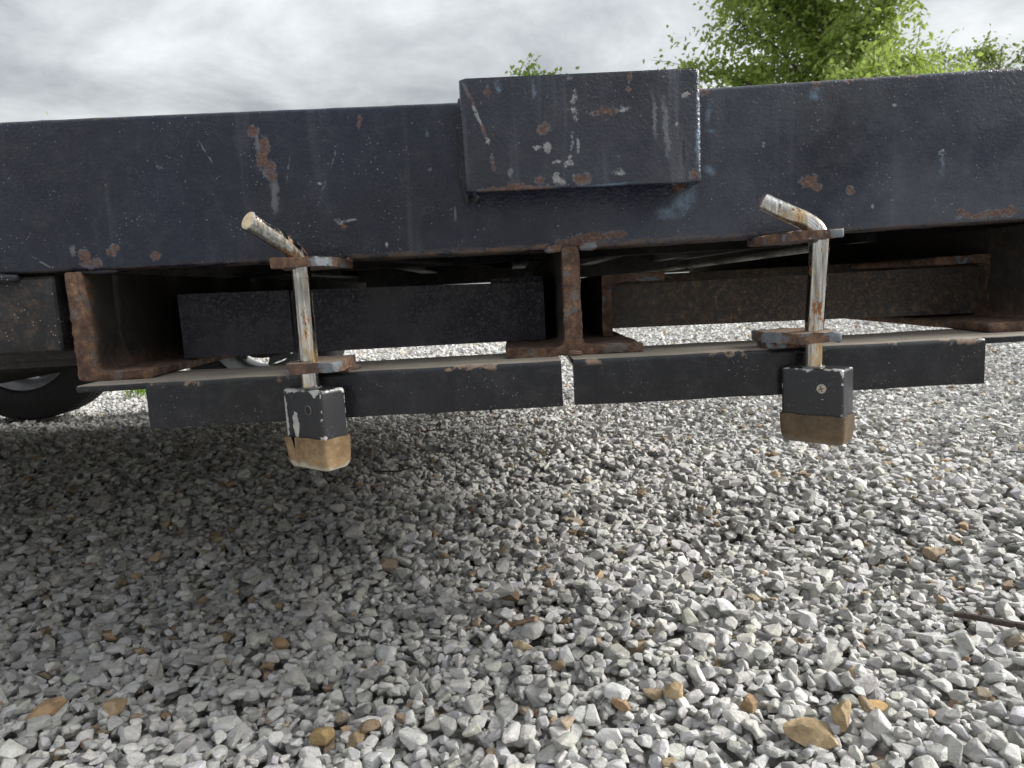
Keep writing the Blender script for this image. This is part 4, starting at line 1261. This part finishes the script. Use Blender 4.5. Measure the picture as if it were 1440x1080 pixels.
# ------------------------------------------------------------------ sticks, weed
def stick(name, p0, p1, r0, r1, mat, label, cat, seed):
    b = bmesh.new()
    n = 14; path, rr = [], []
    for i in range(n + 1):
        t = i / n
        q = Vector(p0).lerp(Vector(p1), t) + mnoise.noise_vector(Vector((t * 3, seed, 0))) * 0.006
        path.append(q); rr.append((r0 + (r1 - r0) * t) * (1 + 0.3 * mnoise.noise(Vector((t * 14, seed, 2)))))
    tube(b, path, rr, 8)
    base = Vector(p0)
    o = obj(name, b, mat, None, base); o.location = base
    tag(o, label, cat)
stick('stick', (0.515, 0.086, surf(0.515, 0.086, 0.02) + 0.012), (0.70, -0.035, surf(0.66, -0.02, 0.02) + 0.014), 0.0038, 0.0062, M['stick'], 'dark dry stick lying on the gravel at the right edge', 'stick', 3)
stick('wood_chip', (-0.037, 0.133, surf(-0.037, 0.133) + 0.004), (0.016, 0.094, surf(0.016, 0.094) + 0.004), 0.0022, 0.0042, M['chip'], 'small reddish dry wood chip lying on the gravel in the lower middle', 'wood chip', 9)
stick('twig', (-0.36, 1.02, surf(-0.36, 1.02) + 0.004), (-0.24, 1.05, surf(-0.24, 1.05) + 0.004), 0.0025, 0.002, M['stick'], 'thin brown twig in the dim gravel right of the left lock', 'twig', 5)
b = bmesh.new()
w_rng = np.random.default_rng(4)
for q in range(26):
    a = w_rng.uniform(0, 2 * math.pi); L = w_rng.uniform(0.05, 0.11); lean = w_rng.uniform(0.2, 1.0)
    o_ = Vector((-1.835 + w_rng.normal(0, 0.03), 2.78 + w_rng.normal(0, 0.02), -0.005))
    dx = Vector((math.cos(a), math.sin(a), 0)); sdv = Vector((-dx.y, dx.x, 0))
    p1 = o_ + dx * L * 0.35 * lean + Vector((0, 0, L * 0.6)); p2 = o_ + dx * L * lean + Vector((0, 0, L * 0.8))
    w_ = 0.007
    vs = [b.verts.new(p) for p in (o_ - sdv * 0.002, o_ + sdv * 0.002, p1 + sdv * w_, p2, p1 - sdv * w_)]
    b.faces.new((vs[0], vs[1], vs[2], vs[4])); b.faces.new((vs[4], vs[2], vs[3]))
me_o = obj('weed', b, M['grass'], None, (-1.835, 2.78, 0))
me_o.location = (-1.835, 2.78, 0)
a_ = me_o.data.attributes.new('leaf_shade', 'FLOAT', 'POINT'); a_.data.foreach_set('value', w_rng.random(len(me_o.data.vertices)).astype(np.float32))
tag(me_o, 'bright green weed on the gravel right of the left edge wheel', 'weed')

# ------------------------------------------------------------------ trees
def tree(name, label, base, height, crown_lo, rx, n_twigs, leaf, per, seed, mat, up=0.3, trunk_r=0.12, spread=0.3, bare=False, dens_pow=0.45):
    """Trunk with limbs reaching into an uneven crown; leaves sit in loose sprays at the twig ends."""
    r = np.random.default_rng(seed)
    root = empty(name, base); tag(root, label, 'tree', 'trees behind the trailer')
    bx, by, bz = base
    c_mid = crown_lo + (height - crown_lo) * 0.45
    hz = (height - crown_lo) / 2
    def trunk_at(t):
        return Vector((0.25 * math.sin(t * 2.2 + seed) * t, 0.2 * math.sin(t * 3 + seed * 2) * t, height * 0.93 * t))
    b = bmesh.new()
    tp = [trunk_at(i / 16) for i in range(17)]
    tube(b, tp, [trunk_r * (1 - 0.93 * (i / 16) ** 0.9) + 0.008 for i in range(17)], 10)
    tips = []
    n_limb = 34
    lobes = [(r.uniform(-1, 1), r.uniform(-1, 1), r.uniform(-0.9, 1), r.uniform(0.7, 1.3)) for _ in range(16)]
    for i in range(n_limb):
        t0 = crown_lo / height * 0.8 + (0.93 - crown_lo / height * 0.8) * (i / n_limb) ** 0.9
        s0 = trunk_at(t0)
        az = i * 2.4 + r.uniform(-0.5, 0.5)
        zf = (s0.z - crown_lo) / (height - crown_lo)
        reach = rx * math.sqrt(max(0.05, 1 - (2 * min(max(zf, 0), 1) - 0.75) ** 2 / 1.6)) * r.uniform(0.65, 1.12)
        end = s0 + Vector((math.cos(az) * reach, math.sin(az) * reach, reach * r.uniform(up * 0.4, up * 1.6)))
        mid_ = s0.lerp(end, 0.5) + Vector((0, 0, 0.08 * reach))
        r0 = trunk_r * (1 - t0) * 0.5 + 0.012
        tube(b, [s0, s0.lerp(mid_, 0.5) + Vector((0, 0, 0.03)), mid_, mid_.lerp(end, 0.5), end], [r0, r0 * 0.75, r0 * 0.5, r0 * 0.3, 0.005], 6, cap=False)
        for q in range(max(1, n_twigs // n_limb)):
            u = r.random() ** dens_pow
            p = s0.lerp(mid_, u * 2) if u < 0.5 else mid_.lerp(end, u * 2 - 1)
            d = Vector(r.normal(size=3)); d.z = d.z * 0.7 + 0.25; d.normalize()
            tip = p + d * r.uniform(0.12, 1.0) * spread * rx * (0.5 + 0.6 * u)
            tips.append((p, tip))
            if q % 3 == 0:
                tube(b, [p, p.lerp(tip, 0.5) + Vector((0, 0, 0.02)), tip], [0.008, 0.006, 0.003], 4, cap=False)
    obj('trunk', b, M['bark'], root)
    V, F, S_ = [], [], []
    for (p, tip) in tips:
        sh = np.clip(r.normal(0.5, 0.22), 0, 1)
        ax = (tip - p)
        nl = max(3, int(per * r.uniform(0.6, 1.3)))
        for q in range(nl):
            u = r.uniform(0.35, 1.08)
            o_ = p + ax * u + Vector(r.normal(size=3)) * leaf * 0.9
            d = Vector(r.normal(size=3)) + ax.normalized() * 0.8; d.z -= 0.45; d.normalize()
            nrm = Vector(r.normal(size=3)); nrm.z += 1.1
            s_ = d.cross(nrm).normalized(); nn = s_.cross(d)
            L = leaf * r.uniform(0.7, 1.3); w_ = L * r.uniform(0.26, 0.36)
            k = len(V)
            V += [o_, o_ + d * L * 0.45 + s_ * w_ + nn * L * 0.07, o_ + d * L - nn * L * 0.1, o_ + d * L * 0.45 - s_ * w_ + nn * L * 0.07]
            F += [(k, k + 1, k + 2), (k, k + 2, k + 3)]
            sv = min(1, max(0, sh + r.normal(0, 0.16)))
            S_ += [sv] * 4
    me = np_mesh('crown', np.array([v_[:] for v_ in V], np.float32), np.array(F, np.int32), np.array(S_, np.float32), 'leaf_shade')
    me.materials.append(mat)
    o = bpy.data.objects.new('crown', me); col.objects.link(o); o.parent = root
    print(name, 'leaves', len(F) // 2)
    return root
tree('leafy_tree', 'large bright green leafy tree rising behind the beam right of the stake pocket', (6.1, 13.3, 0), 8.8, 1.6, 2.4, 4000, 0.115, 13, 5, M['leaf'], up=0.45, trunk_r=0.1, spread=0.4, dens_pow=0.75)
tree('sapling', 'small young tree whose top just shows above the stake pocket', (0.93, 12.6, 0), 4.42, 1.9, 0.46, 460, 0.105, 10, 8, M['leaf_fresh'], up=0.9, trunk_r=0.05, spread=0.45)
tree('leafy_tree', 'lower olive green tree between the large bright tree and the right edge', (11.6, 20.5, 0), 6.6, 2.2, 2.0, 1300, 0.13, 9, 14, M['leaf'], up=0.3, trunk_r=0.13, spread=0.33)
tree('leafy_tree', 'sparse olive tree with airy twigs at the right edge of the sky', (15.4, 22.0, 0), 7.35, 2.6, 2.1, 800, 0.13, 8, 29, M['leaf_dark'], up=0.5, trunk_r=0.14, spread=0.3)
tree('leafy_tree', 'far tree whose tip barely shows over the beam at far left', (-23.4, 40.0, 0), 11.0, 4.0, 3.0, 620, 0.26, 7, 31, M['leaf'], up=0.4, trunk_r=0.2, spread=0.3)
